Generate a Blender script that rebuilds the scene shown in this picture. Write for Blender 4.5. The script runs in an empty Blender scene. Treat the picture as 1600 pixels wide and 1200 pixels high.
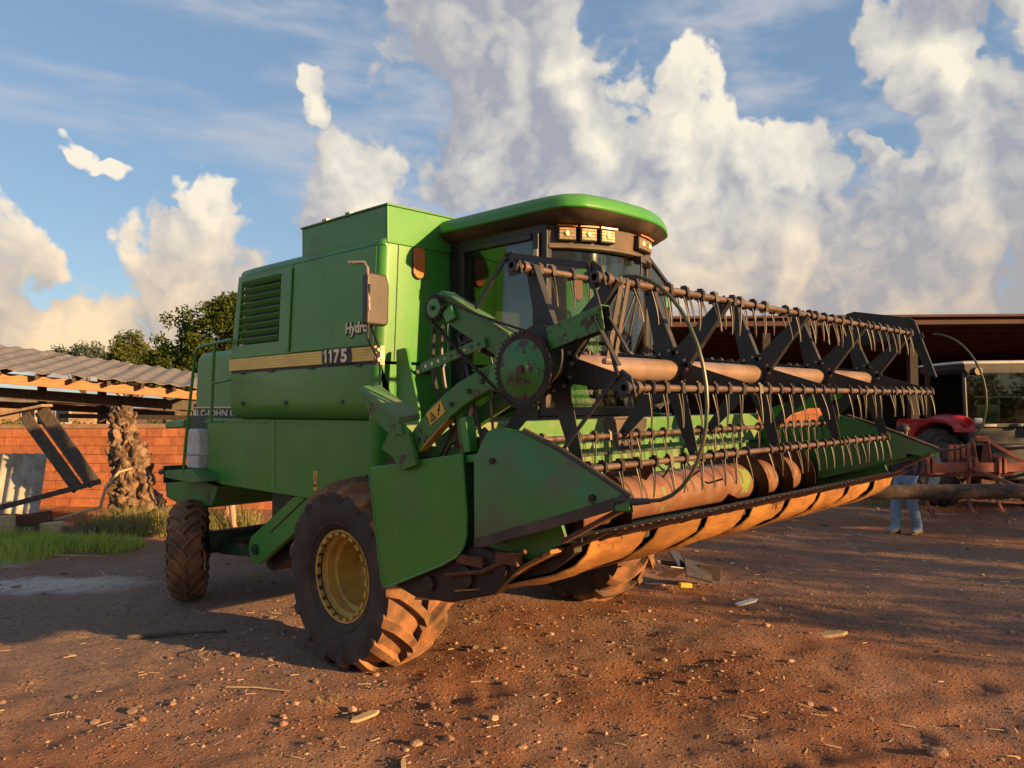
import bpy, bmesh, math, random
import numpy as np
from mathutils import Vector, Matrix, Euler, Quaternion
from math import sin, cos, pi, radians, sqrt, atan2

scene = bpy.context.scene
col = scene.collection
R_ = random.Random(7)

# ------------------------------------------------------------------ camera
# World axes follow the harvester: +X across the header (to the right, away), +Y towards its rear.
YAW = radians(43.4)
PITCH = math.atan(31 / 1240.0)
ROLL = radians(0.55)
CAM_H = 2.1
cd = bpy.data.cameras.new('camera')
cam = bpy.data.objects.new('camera', cd)
col.objects.link(cam)
cd.sensor_width = 36.0
cd.lens = 36.0 * 1240 / 1600
cd.clip_start = 0.05
cd.clip_end = 6000
vd = Vector((cos(YAW), sin(YAW), 0)); rd = Vector((sin(YAW), -cos(YAW), 0)); ud = Vector((0, 0, 1))
fw = vd * cos(PITCH) + ud * sin(PITCH); up = ud * cos(PITCH) - vd * sin(PITCH)
rr = rd * cos(ROLL) - up * sin(ROLL); uu = up * cos(ROLL) + rd * sin(ROLL)
mw = Matrix((rr, uu, -fw)).transposed().to_4x4()
mw.translation = Vector((0, 0, CAM_H))
cam.matrix_world = mw
scene.camera = cam

def YD(lat, dep, z=0.0):
    """yard frame: lat metres to the right, dep metres ahead of the spot where the picture was taken"""
    p = rd * lat + vd * dep
    return Vector((p.x, p.y, z))

# ------------------------------------------------------------------ light
SUN_EL = radians(11.8)
SUN_H = Vector((0.264, -0.965, 0)).normalized()
SUN = SUN_H * cos(SUN_EL) + Vector((0, 0, sin(SUN_EL)))
sl = bpy.data.lights.new('sun', 'SUN')
sl.energy = 5.0
sl.angle = radians(0.6)
sl.color = (1.0, 0.60, 0.25)
so = bpy.data.objects.new('sun', sl)
so.rotation_euler = SUN.to_track_quat('Z', 'Y').to_euler()
so.location = (0, -20, 30)
col.objects.link(so)

scene.view_settings.view_transform = 'Standard'
scene.view_settings.look = 'None'
scene.view_settings.gamma = 1.0
scene.view_settings.use_curve_mapping = False
scene.view_settings.exposure = 1.3
scene.cycles.max_bounces = 5
scene.cycles.transparent_max_bounces = 10
scene.cycles.caustics_reflective = False
scene.cycles.caustics_refractive = False
scene.cycles.use_denoising = True

# ------------------------------------------------------------------ node helpers
class NT:
    def __init__(s, tree): s.t = tree; s.n = tree.nodes; s.l = tree.links
    def add(s, ty, **kw):
        nd = s.n.new(ty)
        for k, v in kw.items():
            if k.startswith('i_'):
                nd.inputs[k[2:].replace('_', ' ')].default_value = v
            else: setattr(nd, k, v)
        return nd
    def lk(s, a, b): s.l.new(a, b)
    def val(s, x, sock):
        if hasattr(x, 'is_output'): s.lk(x, sock)
        else: sock.default_value = x
    def m(s, op, a, b=None, c=None, clamp=False):
        nd = s.n.new('ShaderNodeMath'); nd.operation = op; nd.use_clamp = clamp
        s.val(a, nd.inputs[0])
        if b is not None: s.val(b, nd.inputs[1])
        if c is not None: s.val(c, nd.inputs[2])
        return nd.outputs[0]
    def vm(s, op, a, b=None):
        nd = s.n.new('ShaderNodeVectorMath'); nd.operation = op
        s.val(a, nd.inputs[0])
        if b is not None:
            s.val(b, nd.inputs[3] if op == 'SCALE' else nd.inputs[1])
        return nd.outputs['Value'] if op in ('DOT_PRODUCT', 'LENGTH') else nd.outputs[0]
    def mix(s, f, a, b, mode='MIX'):
        nd = s.n.new('ShaderNodeMix'); nd.data_type = 'RGBA'; nd.blend_type = mode
        s.val(f, nd.inputs[0])
        s.val(a if hasattr(a, 'is_output') else (*a[:3], 1), nd.inputs[6])
        s.val(b if hasattr(b, 'is_output') else (*b[:3], 1), nd.inputs[7])
        return nd.outputs[2]
    def ramp(s, f, a, b, smooth=True):
        nd = s.n.new('ShaderNodeMapRange'); nd.interpolation_type = 'SMOOTHSTEP' if smooth else 'LINEAR'
        s.val(f, nd.inputs[0]); nd.inputs[1].default_value = a; nd.inputs[2].default_value = b
        return nd.outputs[0]
    def noise(s, vec, scale, detail=3, rough=0.5, dist=0.0, color=False):
        nd = s.n.new('ShaderNodeTexNoise')
        if vec is not None: s.lk(vec, nd.inputs['Vector'])
        nd.inputs['Scale'].default_value = scale; nd.inputs['Detail'].default_value = detail
        nd.inputs['Roughness'].default_value = rough; nd.inputs['Distortion'].default_value = dist
        return nd.outputs['Color' if color else 'Fac']

# ------------------------------------------------------------------ sky with cumulus clouds
world = bpy.data.worlds.new('World'); scene.world = world; world.use_nodes = True
wt = NT(world.node_tree); wt.n.clear()

# (azimuth, elevation, half width, half height) of every cumulus, in degrees; 0 azimuth = ahead
BLOBS = [
    (-1.5, 24.5, 7.0, 6.5), (1, 30, 8, 4.5), (-0.5, 17.5, 5.6, 5), (4.5, 20, 4.5, 6), (7, 12.5, 10, 6.5), (11.5, 18.5, 4.0, 4.4), (13, 14, 5, 4.5),
    (15, 9, 9, 6), (19, 14.3, 4.6, 3.4), (20.5, 8.5, 6, 6.5),
    (29.3, 21, 3.3, 4.6), (30, 15.5, 4.8, 5), (28.5, 11, 6, 5), (35.5, 16, 4.2, 8), (37, 8, 8, 8), (35, 26, 4, 3), (26.0, 14.3, 1.2, 1.6), (25.0, 9.5, 3.4, 3.4),
    (-11.5, 15.6, 5.2, 4.2), (-9.5, 12.6, 4.0, 3.6), (-13, 21.2, 1.4, 2.1), (-5.2, 11.6, 1.5, 1.3),
    (-22, 8.3, 6.0, 4), (-21.2, 12.3, 1.9, 2.8), (-15, 6.5, 9, 4.8),
    (-28.4, 15.4, 1.3, 2.2), (-27.0, 13.8, 2.0, 1.0),
    (-35.5, 8.5, 4, 3.6), (-30, 4.6, 6, 3.0), (-26, 3.5, 6, 2.4),
    (20, 3.5, 26, 4.5), (6, 31.5, 2.8, 1.5), (24.2, 15.6, 1.2, 0.9),
    (52, 12, 8, 8), (66, 9, 9, 6), (84, 14, 7, 7), (104, 8, 12, 6), (125, 13, 8, 7), (150, 9, 12, 7), (176, 12, 9, 6), (-158, 8, 12, 6), (-134, 13, 8, 8), (-110, 9, 12, 6), (-86, 12, 8, 7), (-64, 8, 11, 6), (-48, 12, 5, 4),
    (70, 40, 12, 4), (140, 48, 14, 5), (-120, 42, 13, 4), (-60, 46, 12, 4), (170, 70, 30, 6)]
dirv = wt.add('ShaderNodeTexCoord').outputs['Generated']
def centred(fac): return wt.vm('SUBTRACT', fac, (0.5, 0.5, 0.5))
warp = wt.vm('ADD', wt.vm('SCALE', centred(wt.noise(dirv, 6.0, 3, 0.55, color=True)), 0.20), wt.vm('SCALE', centred(wt.noise(dirv, 34.0, 2, 0.6, color=True)), 0.045))
def blob_field(vec):
    az = wt.m('MULTIPLY', wt.m('ARCTAN2', wt.vm('DOT_PRODUCT', vec, tuple(rd)), wt.vm('DOT_PRODUCT', vec, tuple(vd))), 180 / pi)
    cz = wt.add('ShaderNodeCombineXYZ'); wt.lk(az, cz.inputs[0])
    wt.lk(wt.m('MULTIPLY', wt.m('ARCSINE', wt.vm('DOT_PRODUCT', vec, (0, 0, 1))), 180 / pi), cz.inputs[1])
    acc = None
    for (a0, e0, ra, re) in BLOBS:
        nd = wt.n.new('ShaderNodeVectorMath'); nd.operation = 'MULTIPLY_ADD'
        wt.lk(cz.outputs[0], nd.inputs[0]); nd.inputs[1].default_value = (1 / ra, 1 / re, 0); nd.inputs[2].default_value = (-a0 / ra, -e0 / re, 0)
        q = wt.vm('LENGTH', nd.outputs[0])
        acc = q if acc is None else wt.m('MINIMUM', acc, q)
    return wt.m('SUBTRACT', 1.0, acc)
TOW = SUN * 0.055 + ud * 0.030
dw = wt.vm('ADD', dirv, warp)
b0 = blob_field(wt.vm('NORMALIZE', dw))
b1 = blob_field(wt.vm('NORMALIZE', wt.vm('ADD', dw, tuple(TOW))))
def billow(vec, det):
    # rounded puffs: folded noise at two sizes plus fine breakup
    a = wt.m('ABSOLUTE', wt.m('SUBTRACT', wt.noise(vec, 11.0, 0, 0.5), 0.5))
    b = wt.m('ABSOLUTE', wt.m('SUBTRACT', wt.noise(vec, 25.0, 1, 0.5), 0.5))
    f = wt.noise(vec, 30.0, det, 0.62)
    return wt.m('ADD', wt.m('ADD', wt.m('MULTIPLY', a, 1.25), wt.m('MULTIPLY', b, 0.75)), wt.m('MULTIPLY', f, 0.62))
wv = wt.vm('ADD', dirv, wt.vm('SCALE', warp, 0.35))
n0 = billow(wv, 5)
n1 = billow(wt.vm('ADD', wv, tuple(TOW * 0.40)), 3)
d0 = wt.m('ADD', b0, wt.m('MULTIPLY', wt.m('SUBTRACT', n0, 0.47), 1.05))
sky = wt.add('ShaderNodeTexSky', sky_type='NISHITA', sun_disc=False, sun_elevation=SUN_EL, sun_rotation=atan2(SUN_H.x, SUN_H.y))
sky.altitude = 500; sky.air_density = 1.0; sky.dust_density = 0.8; sky.ozone_density = 1.5
SKY_K = 0.090
mask = wt.ramp(d0, 0.0, 0.24)
lit = wt.m('ADD', wt.m('ADD', wt.m('MULTIPLY', wt.m('SUBTRACT', b0, b1), 0.85), wt.m('MULTIPLY', wt.m('SUBTRACT', n0, n1), 1.7)), wt.m('MULTIPLY', wt.m('SUBTRACT', n0, 0.5), 0.22))
edge = wt.m('MULTIPLY', wt.m('SUBTRACT', 1.0, wt.ramp(d0, 0.05, 0.6)), 0.20)
# broad patches of the bank lie in the shade of other clouds
shd = wt.ramp(wt.noise(dirv, 4.3, 1, 0.5), 0.44, 0.62)
lit = wt.m('ADD', wt.m('ADD', lit, edge), wt.m('MULTIPLY', wt.m('SUBTRACT', shd, 0.55), 0.55))
elev = wt.m('MULTIPLY', wt.m('ARCSINE', wt.vm('DOT_PRODUCT', dirv, (0, 0, 1))), 180 / pi)
low = wt.ramp(elev, 16.0, 3.0)
shade_c = wt.mix(low, (1.72, 1.80, 2.08), (1.98, 1.82, 1.80))
lit_c = wt.mix(low, (4.5, 4.1, 3.35), (4.8, 3.5, 2.1))
ccol = wt.mix(wt.ramp(wt.m('ADD', lit, wt.m('MULTIPLY', wt.m('SUBTRACT', n0, 0.5), 0.45)), -0.62, 1.22, False), shade_c, lit_c)
# high thin cirrus
mp = wt.add('ShaderNodeMapping'); wt.lk(dirv, mp.inputs[0])
mp.inputs['Rotation'].default_value = (0.0, 0.25, YAW + 0.5); mp.inputs['Scale'].default_value = (1.0, 3.0, 7.0)
ci = wt.m('MULTIPLY', wt.ramp(wt.noise(mp.outputs[0], 1.8, 4, 0.62), 0.44, 0.74), wt.ramp(elev, 6, 20))
clear = wt.mix(0.6, sky.outputs[0], (0.86, 1.36, 2.1))
base = wt.mix(wt.m('MULTIPLY', ci, 0.8), clear, (2.7, 2.7, 2.9))
final = wt.mix(wt.m('MULTIPLY', mask, 0.97), base, ccol)
bg = wt.add('ShaderNodeBackground'); wt.lk(final, bg.inputs[0]); bg.inputs[1].default_value = SKY_K
wo = wt.add('ShaderNodeOutputWorld'); wt.lk(bg.outputs[0], wo.inputs[0])
world.cycles.sampling_method = 'MANUAL'
world.cycles.sample_map_resolution = 256
# ------------------------------------------------------------------ materials
MATS = {}
def mat(name, a, b=None, rough=0.5, metal=0.0, scale=6.0, bump=0.0, bscale=40.0, dust=None, dust_amt=0.0, dust_scale=3.0,
        chips=None, chip_amt=0.0, chip_scale=14.0, spec=0.5, contrast=(0.35, 0.65), stretch=None, streak=0.0, coat=0.0, rand=0.0, up_dust=0.0):
    """painted / dusty / worn surface: colour a..b by noise, dust layer, chipped patches, fine bump"""
    if name in MATS: return MATS[name]
    m = bpy.data.materials.new(name); m.use_nodes = True
    t = NT(m.node_tree); t.n.clear()
    out = t.add('ShaderNodeOutputMaterial'); p = t.add('ShaderNodeBsdfPrincipled')
    t.lk(p.outputs[0], out.inputs[0])
    geo = t.add('ShaderNodeNewGeometry'); pos = geo.outputs['Position']
    if stretch:
        mpn = t.add('ShaderNodeMapping'); t.lk(pos, mpn.inputs[0]); mpn.inputs['Scale'].default_value = stretch; pos = mpn.outputs[0]
    c = a
    b = b or tuple(x * 0.8 for x in a)
    c = t.mix(t.ramp(t.noise(pos, scale, 5, 0.6), *contrast), a, b)
    if rand:
        oi = t.add('ShaderNodeObjectInfo')
        hs = t.add('ShaderNodeHueSaturation'); t.lk(c, hs.inputs['Color'])
        t.lk(t.m('ADD', t.m('MULTIPLY', oi.outputs['Random'], rand), 1 - rand / 2), hs.inputs['Value'])
        c = hs.outputs[0]
    rgh = t.m('ADD', rough - 0.08, t.m('MULTIPLY', t.noise(geo.outputs['Position'], 3.5, 5, 0.7), 0.18))
    if chips:
        f = t.ramp(t.noise(geo.outputs['Position'], chip_scale, 6, 0.68), 0.72 - chip_amt * 0.4, 0.75 - chip_amt * 0.4)
        c = t.mix(f, c, chips)
        rgh = t.m('ADD', rgh, t.m('MULTIPLY', f, 0.3))
    if dust:
        f = t.ramp(t.noise(geo.outputs['Position'], dust_scale, 6, 0.65), 0.62 - dust_amt * 0.5, 0.95 - dust_amt * 0.3)
        if up_dust:
            sp = t.add('ShaderNodeSeparateXYZ'); t.lk(geo.outputs['Normal'], sp.inputs[0])
            f = t.m('ADD', f, t.m('MULTIPLY', t.ramp(sp.outputs[2], 0.3, 0.95), up_dust), clamp=True)
        c = t.mix(f, c, dust)
        rgh = t.m('ADD', rgh, t.m('MULTIPLY', f, 0.35), clamp=True)
    if streak:
        ms = t.add('ShaderNodeMapping'); t.lk(geo.outputs['Position'], ms.inputs[0]); ms.inputs['Scale'].default_value = (7, 7, 0.55)
        c = t.mix(t.m('MULTIPLY', t.ramp(t.noise(ms.outputs[0], 2.2, 5, 0.65), 0.48, 0.78), streak), c, dust)
    if hasattr(c, 'is_output'): t.lk(c, p.inputs['Base Color'])
    else: p.inputs['Base Color'].default_value = (*c, 1)
    t.val(rgh, p.inputs['Roughness'])
    p.inputs['Metallic'].default_value = metal
    p.inputs['Specular IOR Level'].default_value = spec
    p.inputs['Coat Weight'].default_value = coat
    p.inputs['Coat Roughness'].default_value = 0.15
    if bump:
        bn = t.add('ShaderNodeBump'); bn.inputs['Strength'].default_value = bump; bn.inputs['Distance'].default_value = 0.02
        t.lk(t.noise(pos, bscale, 6, 0.6), bn.inputs['Height']); t.lk(bn.outputs[0], p.inputs['Normal'])
    MATS[name] = m
    return m

DUST = (0.20, 0.105, 0.055)
GREEN = mat('green_paint', (0.038, 0.208, 0.025), (0.056, 0.238, 0.035), 0.34, scale=1.3, dust=(0.125, 0.135, 0.065), dust_amt=0.18, dust_scale=1.7, bump=0.10, bscale=1.6, up_dust=0.25, streak=0.14)
GREEN_W = mat('worn_green_paint', (0.035, 0.165, 0.025), (0.042, 0.185, 0.028), 0.42, scale=2, chips=(0.10, 0.050, 0.032), chip_amt=0.32, chip_scale=7, dust=(0.12, 0.10, 0.055), dust_amt=0.35, dust_scale=4, bump=0.05, bscale=18, up_dust=0.3)
GREEN_P = mat('patchy_green_paint', (0.034, 0.165, 0.026), (0.04, 0.185, 0.03), 0.45, scale=2, chips=(0.075, 0.040, 0.034), chip_amt=0.46, chip_scale=22, bump=0.06, bscale=25)
GREEN_D = mat('scuffed_green_paint', (0.042, 0.175, 0.028), (0.055, 0.19, 0.036), 0.5, scale=3, chips=(0.17, 0.11, 0.085), chip_amt=0.22, chip_scale=3.5, dust=(0.16, 0.09, 0.06), dust_amt=0.42, dust_scale=2.6, bump=0.06, bscale=14)
GREEN_T = mat('header_green_paint', (0.055, 0.17, 0.035), (0.08, 0.19, 0.045), 0.45, scale=3, dust=(0.22, 0.16, 0.09), dust_amt=0.45, dust_scale=5, bump=0.05, bscale=20)
DARKGREEN = mat('dark_green_frame', (0.015, 0.055, 0.022), (0.012, 0.03, 0.016), 0.55, scale=4, dust=DUST, dust_amt=0.25, dust_scale=6, bump=0.1)
YELLOW = mat('yellow_paint', (0.50, 0.30, 0.045), (0.56, 0.36, 0.07), 0.45, scale=5, dust=(0.22, 0.12, 0.06), dust_amt=0.40, dust_scale=6, chips=(0.10, 0.06, 0.04), chip_amt=0.12, bump=0.04)
STRIPE = mat('yellow_stripe', (0.80, 0.58, 0.14), (0.72, 0.52, 0.12), 0.45, scale=4, dust=DUST, dust_amt=0.15)
CREAM = mat('cream_print', (0.85, 0.74, 0.46), None, 0.5)
INK = mat('black_print', (0.012, 0.012, 0.012), None, 0.5)
DECAL = mat('yellow_decal', (0.72, 0.42, 0.04), (0.6, 0.34, 0.03), 0.5, scale=12)
BLACK = mat('black_steel', (0.016, 0.017, 0.020), (0.026, 0.024, 0.024), 0.5, scale=5, dust=(0.10, 0.065, 0.045), dust_amt=0.22, dust_scale=7, bump=0.06, up_dust=0.12)
CABBLK = mat('black_cab_trim', (0.012, 0.012, 0.015), (0.020, 0.019, 0.020), 0.42, scale=3, dust=(0.13, 0.085, 0.06), dust_amt=0.28, dust_scale=3, up_dust=0.2)
UNDER = mat('dusty_dark_plastic', (0.040, 0.031, 0.026), (0.065, 0.046, 0.036), 0.6, scale=2, dust=(0.17, 0.11, 0.075), dust_amt=0.38, dust_scale=2)
STEEL = mat('browned_steel', (0.125, 0.080, 0.062), (0.20, 0.135, 0.105), 0.38, metal=0.5, scale=9, dust=(0.13, 0.070, 0.046), dust_amt=0.35, dust_scale=14, bump=0.08, bscale=60, stretch=None)
TUBE = mat('reel_tube_paint', (0.20, 0.13, 0.09), (0.28, 0.19, 0.14), 0.36, metal=0.25, scale=3, dust=(0.22, 0.12, 0.07), dust_amt=0.35, dust_scale=5)
TINE = mat('tine_plastic', (0.018, 0.013, 0.011), (0.042, 0.028, 0.021), 0.45, metal=0.2, scale=20)
RUST = mat('rusty_steel', (0.085, 0.034, 0.018), (0.15, 0.060, 0.028), 0.75, metal=0.15, scale=14, contrast=(0.3, 0.7), bump=0.25, bscale=60)
DARKRUST = mat('dark_oily_steel', (0.016, 0.010, 0.008), (0.038, 0.020, 0.013), 0.6, metal=0.2, scale=9, bump=0.2, bscale=30)
AUGER = mat('auger_red_oxide', (0.19, 0.075, 0.040), (0.13, 0.062, 0.036), 0.45, scale=6, contrast=(0.3, 0.7), chips=(0.13, 0.20, 0.035), chip_amt=0.34, chip_scale=2.2, dust=(0.19, 0.11, 0.07), dust_amt=0.4, dust_scale=7, bump=0.05)
FLIGHT = mat('auger_flight_steel', (0.060, 0.030, 0.022), (0.11, 0.055, 0.036), 0.45, metal=0.45, scale=6, bump=0.08)
SKID = mat('polished_skid_plate', (0.40, 0.180, 0.045), (0.19, 0.078, 0.024), 0.5, metal=0.15, scale=4, contrast=(0.3, 0.66), stretch=(0.6, 1.6, 1.6), chips=(0.05, 0.024, 0.012), chip_amt=0.24, chip_scale=6, rand=0.5, bump=0.3, bscale=22)
RUBBER = mat('dusty_rubber', (0.024, 0.020, 0.018), (0.050, 0.038, 0.030), 0.78, scale=5, dust=(0.115, 0.070, 0.046), dust_amt=0.45, dust_scale=4, bump=0.15, bscale=60)
RUBBER_T = mat('worn_tread_rubber', (0.075, 0.042, 0.026), (0.17, 0.082, 0.040), 0.75, scale=6, dust=(0.36, 0.160, 0.065), dust_amt=0.55, dust_scale=5, bump=0.12, bscale=50)
HOSE = mat('black_hose', (0.018, 0.017, 0.017), (0.03, 0.027, 0.025), 0.45, scale=20)
GALV = mat('galvanised_bolt', (0.42, 0.34, 0.28), (0.3, 0.2, 0.15), 0.4, metal=0.7, scale=30)
CHROME = mat('lamp_reflector', (0.30, 0.22, 0.12), (0.13, 0.09, 0.05), 0.5, metal=0.3, scale=38)
AMBER = mat('amber_lens', (0.55, 0.17, 0.04), (0.45, 0.13, 0.03), 0.3, scale=20)
WHITEP = mat('white_plastic', (0.62, 0.60, 0.55), (0.5, 0.47, 0.42), 0.5, scale=8, dust=DUST, dust_amt=0.15)
BEIGE = mat('beige_cab_trim', (0.42, 0.32, 0.15), (0.36, 0.27, 0.12), 0.6, scale=3)
SEAT = mat('dark_seat_fabric', (0.05, 0.045, 0.04), (0.03, 0.03, 0.03), 0.85, scale=8)
MIRR = mat('chipped_brown_plastic', (0.036, 0.024, 0.020), (0.028, 0.019, 0.016), 0.5, scale=5, chips=(0.42, 0.36, 0.30), chip_amt=0.10, chip_scale=22, dust=(0.10, 0.06, 0.04), dust_amt=0.3)
ROD = mat('green_fibre_rod', (0.025, 0.055, 0.022), (0.085, 0.055, 0.030), 0.4, scale=3)
RED = mat('red_paint', (0.42, 0.018, 0.028), (0.36, 0.015, 0.022), 0.35, scale=4, dust=DUST, dust_amt=0.15)
REDLENS = mat('red_lens', (0.30, 0.004, 0.008), None, 0.15)
IMPL = mat('faded_red_implement', (0.30, 0.075, 0.042), (0.22, 0.055, 0.034), 0.65, scale=6, chips=(0.12, 0.06, 0.04), chip_amt=0.22, dust=DUST, dust_amt=0.35, bump=0.1)
WHITE = mat('white_paint', (0.48, 0.45, 0.40), (0.42, 0.39, 0.34), 0.45, scale=3, dust=DUST, dust_amt=0.2)
WOODD = mat('dark_weathered_wood', (0.050, 0.036, 0.028), (0.095, 0.068, 0.05), 0.8, scale=9, stretch=(3, 3, 1), bump=0.3, bscale=30)
WOODW = mat('warm_timber', (0.34, 0.17, 0.07), (0.26, 0.12, 0.05), 0.7, scale=5, stretch=(1, 1, 6), bump=0.15, bscale=20)
WOODG = mat('grey_plank', (0.30, 0.22, 0.15), (0.20, 0.14, 0.09), 0.8, scale=8, bump=0.2)
ROOTW = mat('gnarled_root_wood', (0.235, 0.145, 0.080), (0.050, 0.030, 0.019), 0.8, scale=7, contrast=(0.38, 0.62), bump=0.6, bscale=26)
PALEW = mat('pale_cut_wood', (0.50, 0.36, 0.20), (0.35, 0.24, 0.13), 0.8, scale=12, bump=0.2)
BRICK = mat('clay_block', (0.55, 0.200, 0.085), (0.44, 0.145, 0.060), 0.85, scale=7, bump=0.2, bscale=40, rand=0.42)
MORTAR = mat('mortar', (0.46, 0.205, 0.105), (0.36, 0.155, 0.08), 0.95, scale=12, bump=0.2)
CEMENT = mat('cement_cap', (0.42, 0.27, 0.16), (0.34, 0.2, 0.12), 0.9, scale=6, bump=0.2)
FIBRE = mat('fibre_cement_roof', (0.22, 0.20, 0.185), (0.15, 0.135, 0.122), 0.85, scale=2.2, contrast=(0.3, 0.7), dust=(0.10, 0.075, 0.06), dust_amt=0.35, dust_scale=1.2, bump=0.15, bscale=25)
FIBREG = mat('grey_corrugated_sheet', (0.40, 0.37, 0.31), (0.30, 0.27, 0.22), 0.85, scale=3, dust=(0.2, 0.17, 0.13), dust_amt=0.3, bump=0.15)
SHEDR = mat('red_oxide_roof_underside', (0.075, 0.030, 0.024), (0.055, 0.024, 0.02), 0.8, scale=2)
SHEDD = mat('shed_shade_brown', (0.030, 0.022, 0.018), (0.045, 0.032, 0.025), 0.9, scale=2)  # dark brown deepens the interior shade of the machinery shed
DENIM = mat('blue_denim', (0.12, 0.19, 0.31), (0.20, 0.28, 0.40), 0.9, scale=9, bump=0.2, bscale=60)
SKIN = mat('skin', (0.42, 0.24, 0.17), (0.38, 0.21, 0.14), 0.55, scale=8)
NAVY = mat('navy_cloth', (0.012, 0.015, 0.030), (0.02, 0.022, 0.04), 0.9, scale=8)
BOOT = mat('brown_leather', (0.12, 0.065, 0.038), (0.08, 0.042, 0.026), 0.6, scale=12)
HAIRM = mat('dark_hair', (0.015, 0.011, 0.009), None, 0.6)
BARK = mat('bark', (0.12, 0.085, 0.06), (0.06, 0.042, 0.03), 0.9, scale=10, bump=0.4, bscale=20)
BLUEC = mat('blue_cloth', (0.035, 0.055, 0.10), (0.06, 0.09, 0.15), 0.9, scale=9)
WIRE = mat('black_wire', (0.03, 0.03, 0.032), None, 0.7)

def glass_mat(name, tint, refl=0.10, haze=0.0):
    m = bpy.data.materials.new(name); m.use_nodes = True
    t = NT(m.node_tree); t.n.clear()
    out = t.add('ShaderNodeOutputMaterial')
    tr = t.add('ShaderNodeBsdfTransparent'); tr.inputs[0].default_value = (*tint, 1)
    gl = t.add('ShaderNodeBsdfGlossy'); gl.inputs['Roughness'].default_value = 0.03
    fr = t.add('ShaderNodeFresnel'); fr.inputs[0].default_value = 1.5
    mx = t.add('ShaderNodeMixShader')
    t.lk(t.m('ADD', t.m('MULTIPLY', fr.outputs[0], 0.9), refl, clamp=True), mx.inputs[0])
    t.lk(tr.outputs[0], mx.inputs[1]); t.lk(gl.outputs[0], mx.inputs[2])
    df = t.add('ShaderNodeBsdfDiffuse'); df.inputs[0].default_value = (0.30, 0.24, 0.17, 1)
    geo = t.add('ShaderNodeNewGeometry')
    m2 = t.add('ShaderNodeMixShader')
    t.lk(t.m('MULTIPLY', t.ramp(t.noise(geo.outputs['Position'], 4, 5, 0.6), 0.35, 0.8), haze), m2.inputs[0])
    t.lk(mx.outputs[0], m2.inputs[1]); t.lk(df.outputs[0], m2.inputs[2]); t.lk(m2.outputs[0], out.inputs[0])
    return m
GLASS = glass_mat('tinted_glass', (0.70, 0.76, 0.70), 0.0, 0.025)
GLASS_T = glass_mat('teal_glass', (0.50, 0.74, 0.72), 0.06, 0.02)
LENS = glass_mat('lamp_glass', (0.9, 0.85, 0.75), 0.08, 0.25)

def leaf_mat(name, a, b, trans=0.35):
    m = bpy.data.materials.new(name); m.use_nodes = True
    t = NT(m.node_tree); t.n.clear()
    out = t.add('ShaderNodeOutputMaterial')
    geo = t.add('ShaderNodeNewGeometry')
    c = t.mix(geo.outputs['Random Per Island'], a, b)
    df = t.add('ShaderNodeBsdfDiffuse'); tl = t.add('ShaderNodeBsdfTranslucent'); mx = t.add('ShaderNodeMixShader')
    t.lk(c, df.inputs[0]); t.lk(c, tl.inputs[0]); mx.inputs[0].default_value = trans
    t.lk(df.outputs[0], mx.inputs[1]); t.lk(tl.outputs[0], mx.inputs[2]); t.lk(mx.outputs[0], out.inputs[0])
    return m
LEAF_D = leaf_mat('dark_leaf', (0.034, 0.062, 0.012), (0.105, 0.125, 0.026))
LEAF_L = leaf_mat('light_leaf', (0.07, 0.10, 0.025), (0.14, 0.15, 0.045))
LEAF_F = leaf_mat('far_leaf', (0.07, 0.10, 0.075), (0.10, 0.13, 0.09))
GRASS = leaf_mat('grass_blade', (0.27, 0.38, 0.05), (0.52, 0.56, 0.14), 0.4)
GRASS_T = leaf_mat('tall_grass_blade', (0.13, 0.16, 0.05), (0.42, 0.34, 0.14), 0.4)
STRAW = leaf_mat('straw_bit', (0.30, 0.20, 0.10), (0.55, 0.42, 0.25), 0.1)

def pebble_mat():
    m = bpy.data.materials.new('pebble_stone'); m.use_nodes = True
    t = NT(m.node_tree); t.n.clear()
    out = t.add('ShaderNodeOutputMaterial'); p = t.add('ShaderNodeBsdfPrincipled'); t.lk(p.outputs[0], out.inputs[0])
    geo = t.add('ShaderNodeNewGeometry')
    cr = t.add('ShaderNodeValToRGB'); t.lk(geo.outputs['Random Per Island'], cr.inputs[0])
    e = cr.color_ramp.elements
    e[0].position = 0; e[0].color = (0.085, 0.066, 0.058, 1); e[1].position = 1; e[1].color = (0.46, 0.33, 0.23, 1)
    for ps, cc in ((0.35, (0.16, 0.115, 0.09, 1)), (0.6, (0.29, 0.135, 0.07, 1)), (0.8, (0.34, 0.21, 0.14, 1))):
        x = e.new(ps); x.color = cc
    c = t.mix(t.m('MULTIPLY', t.noise(geo.outputs['Position'], 30, 4), 0.5), cr.outputs[0], (0.29, 0.14, 0.08))
    t.lk(c, p.inputs['Base Color']); p.inputs['Roughness'].default_value = 0.85
    return m
PEBBLE = pebble_mat()

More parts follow.
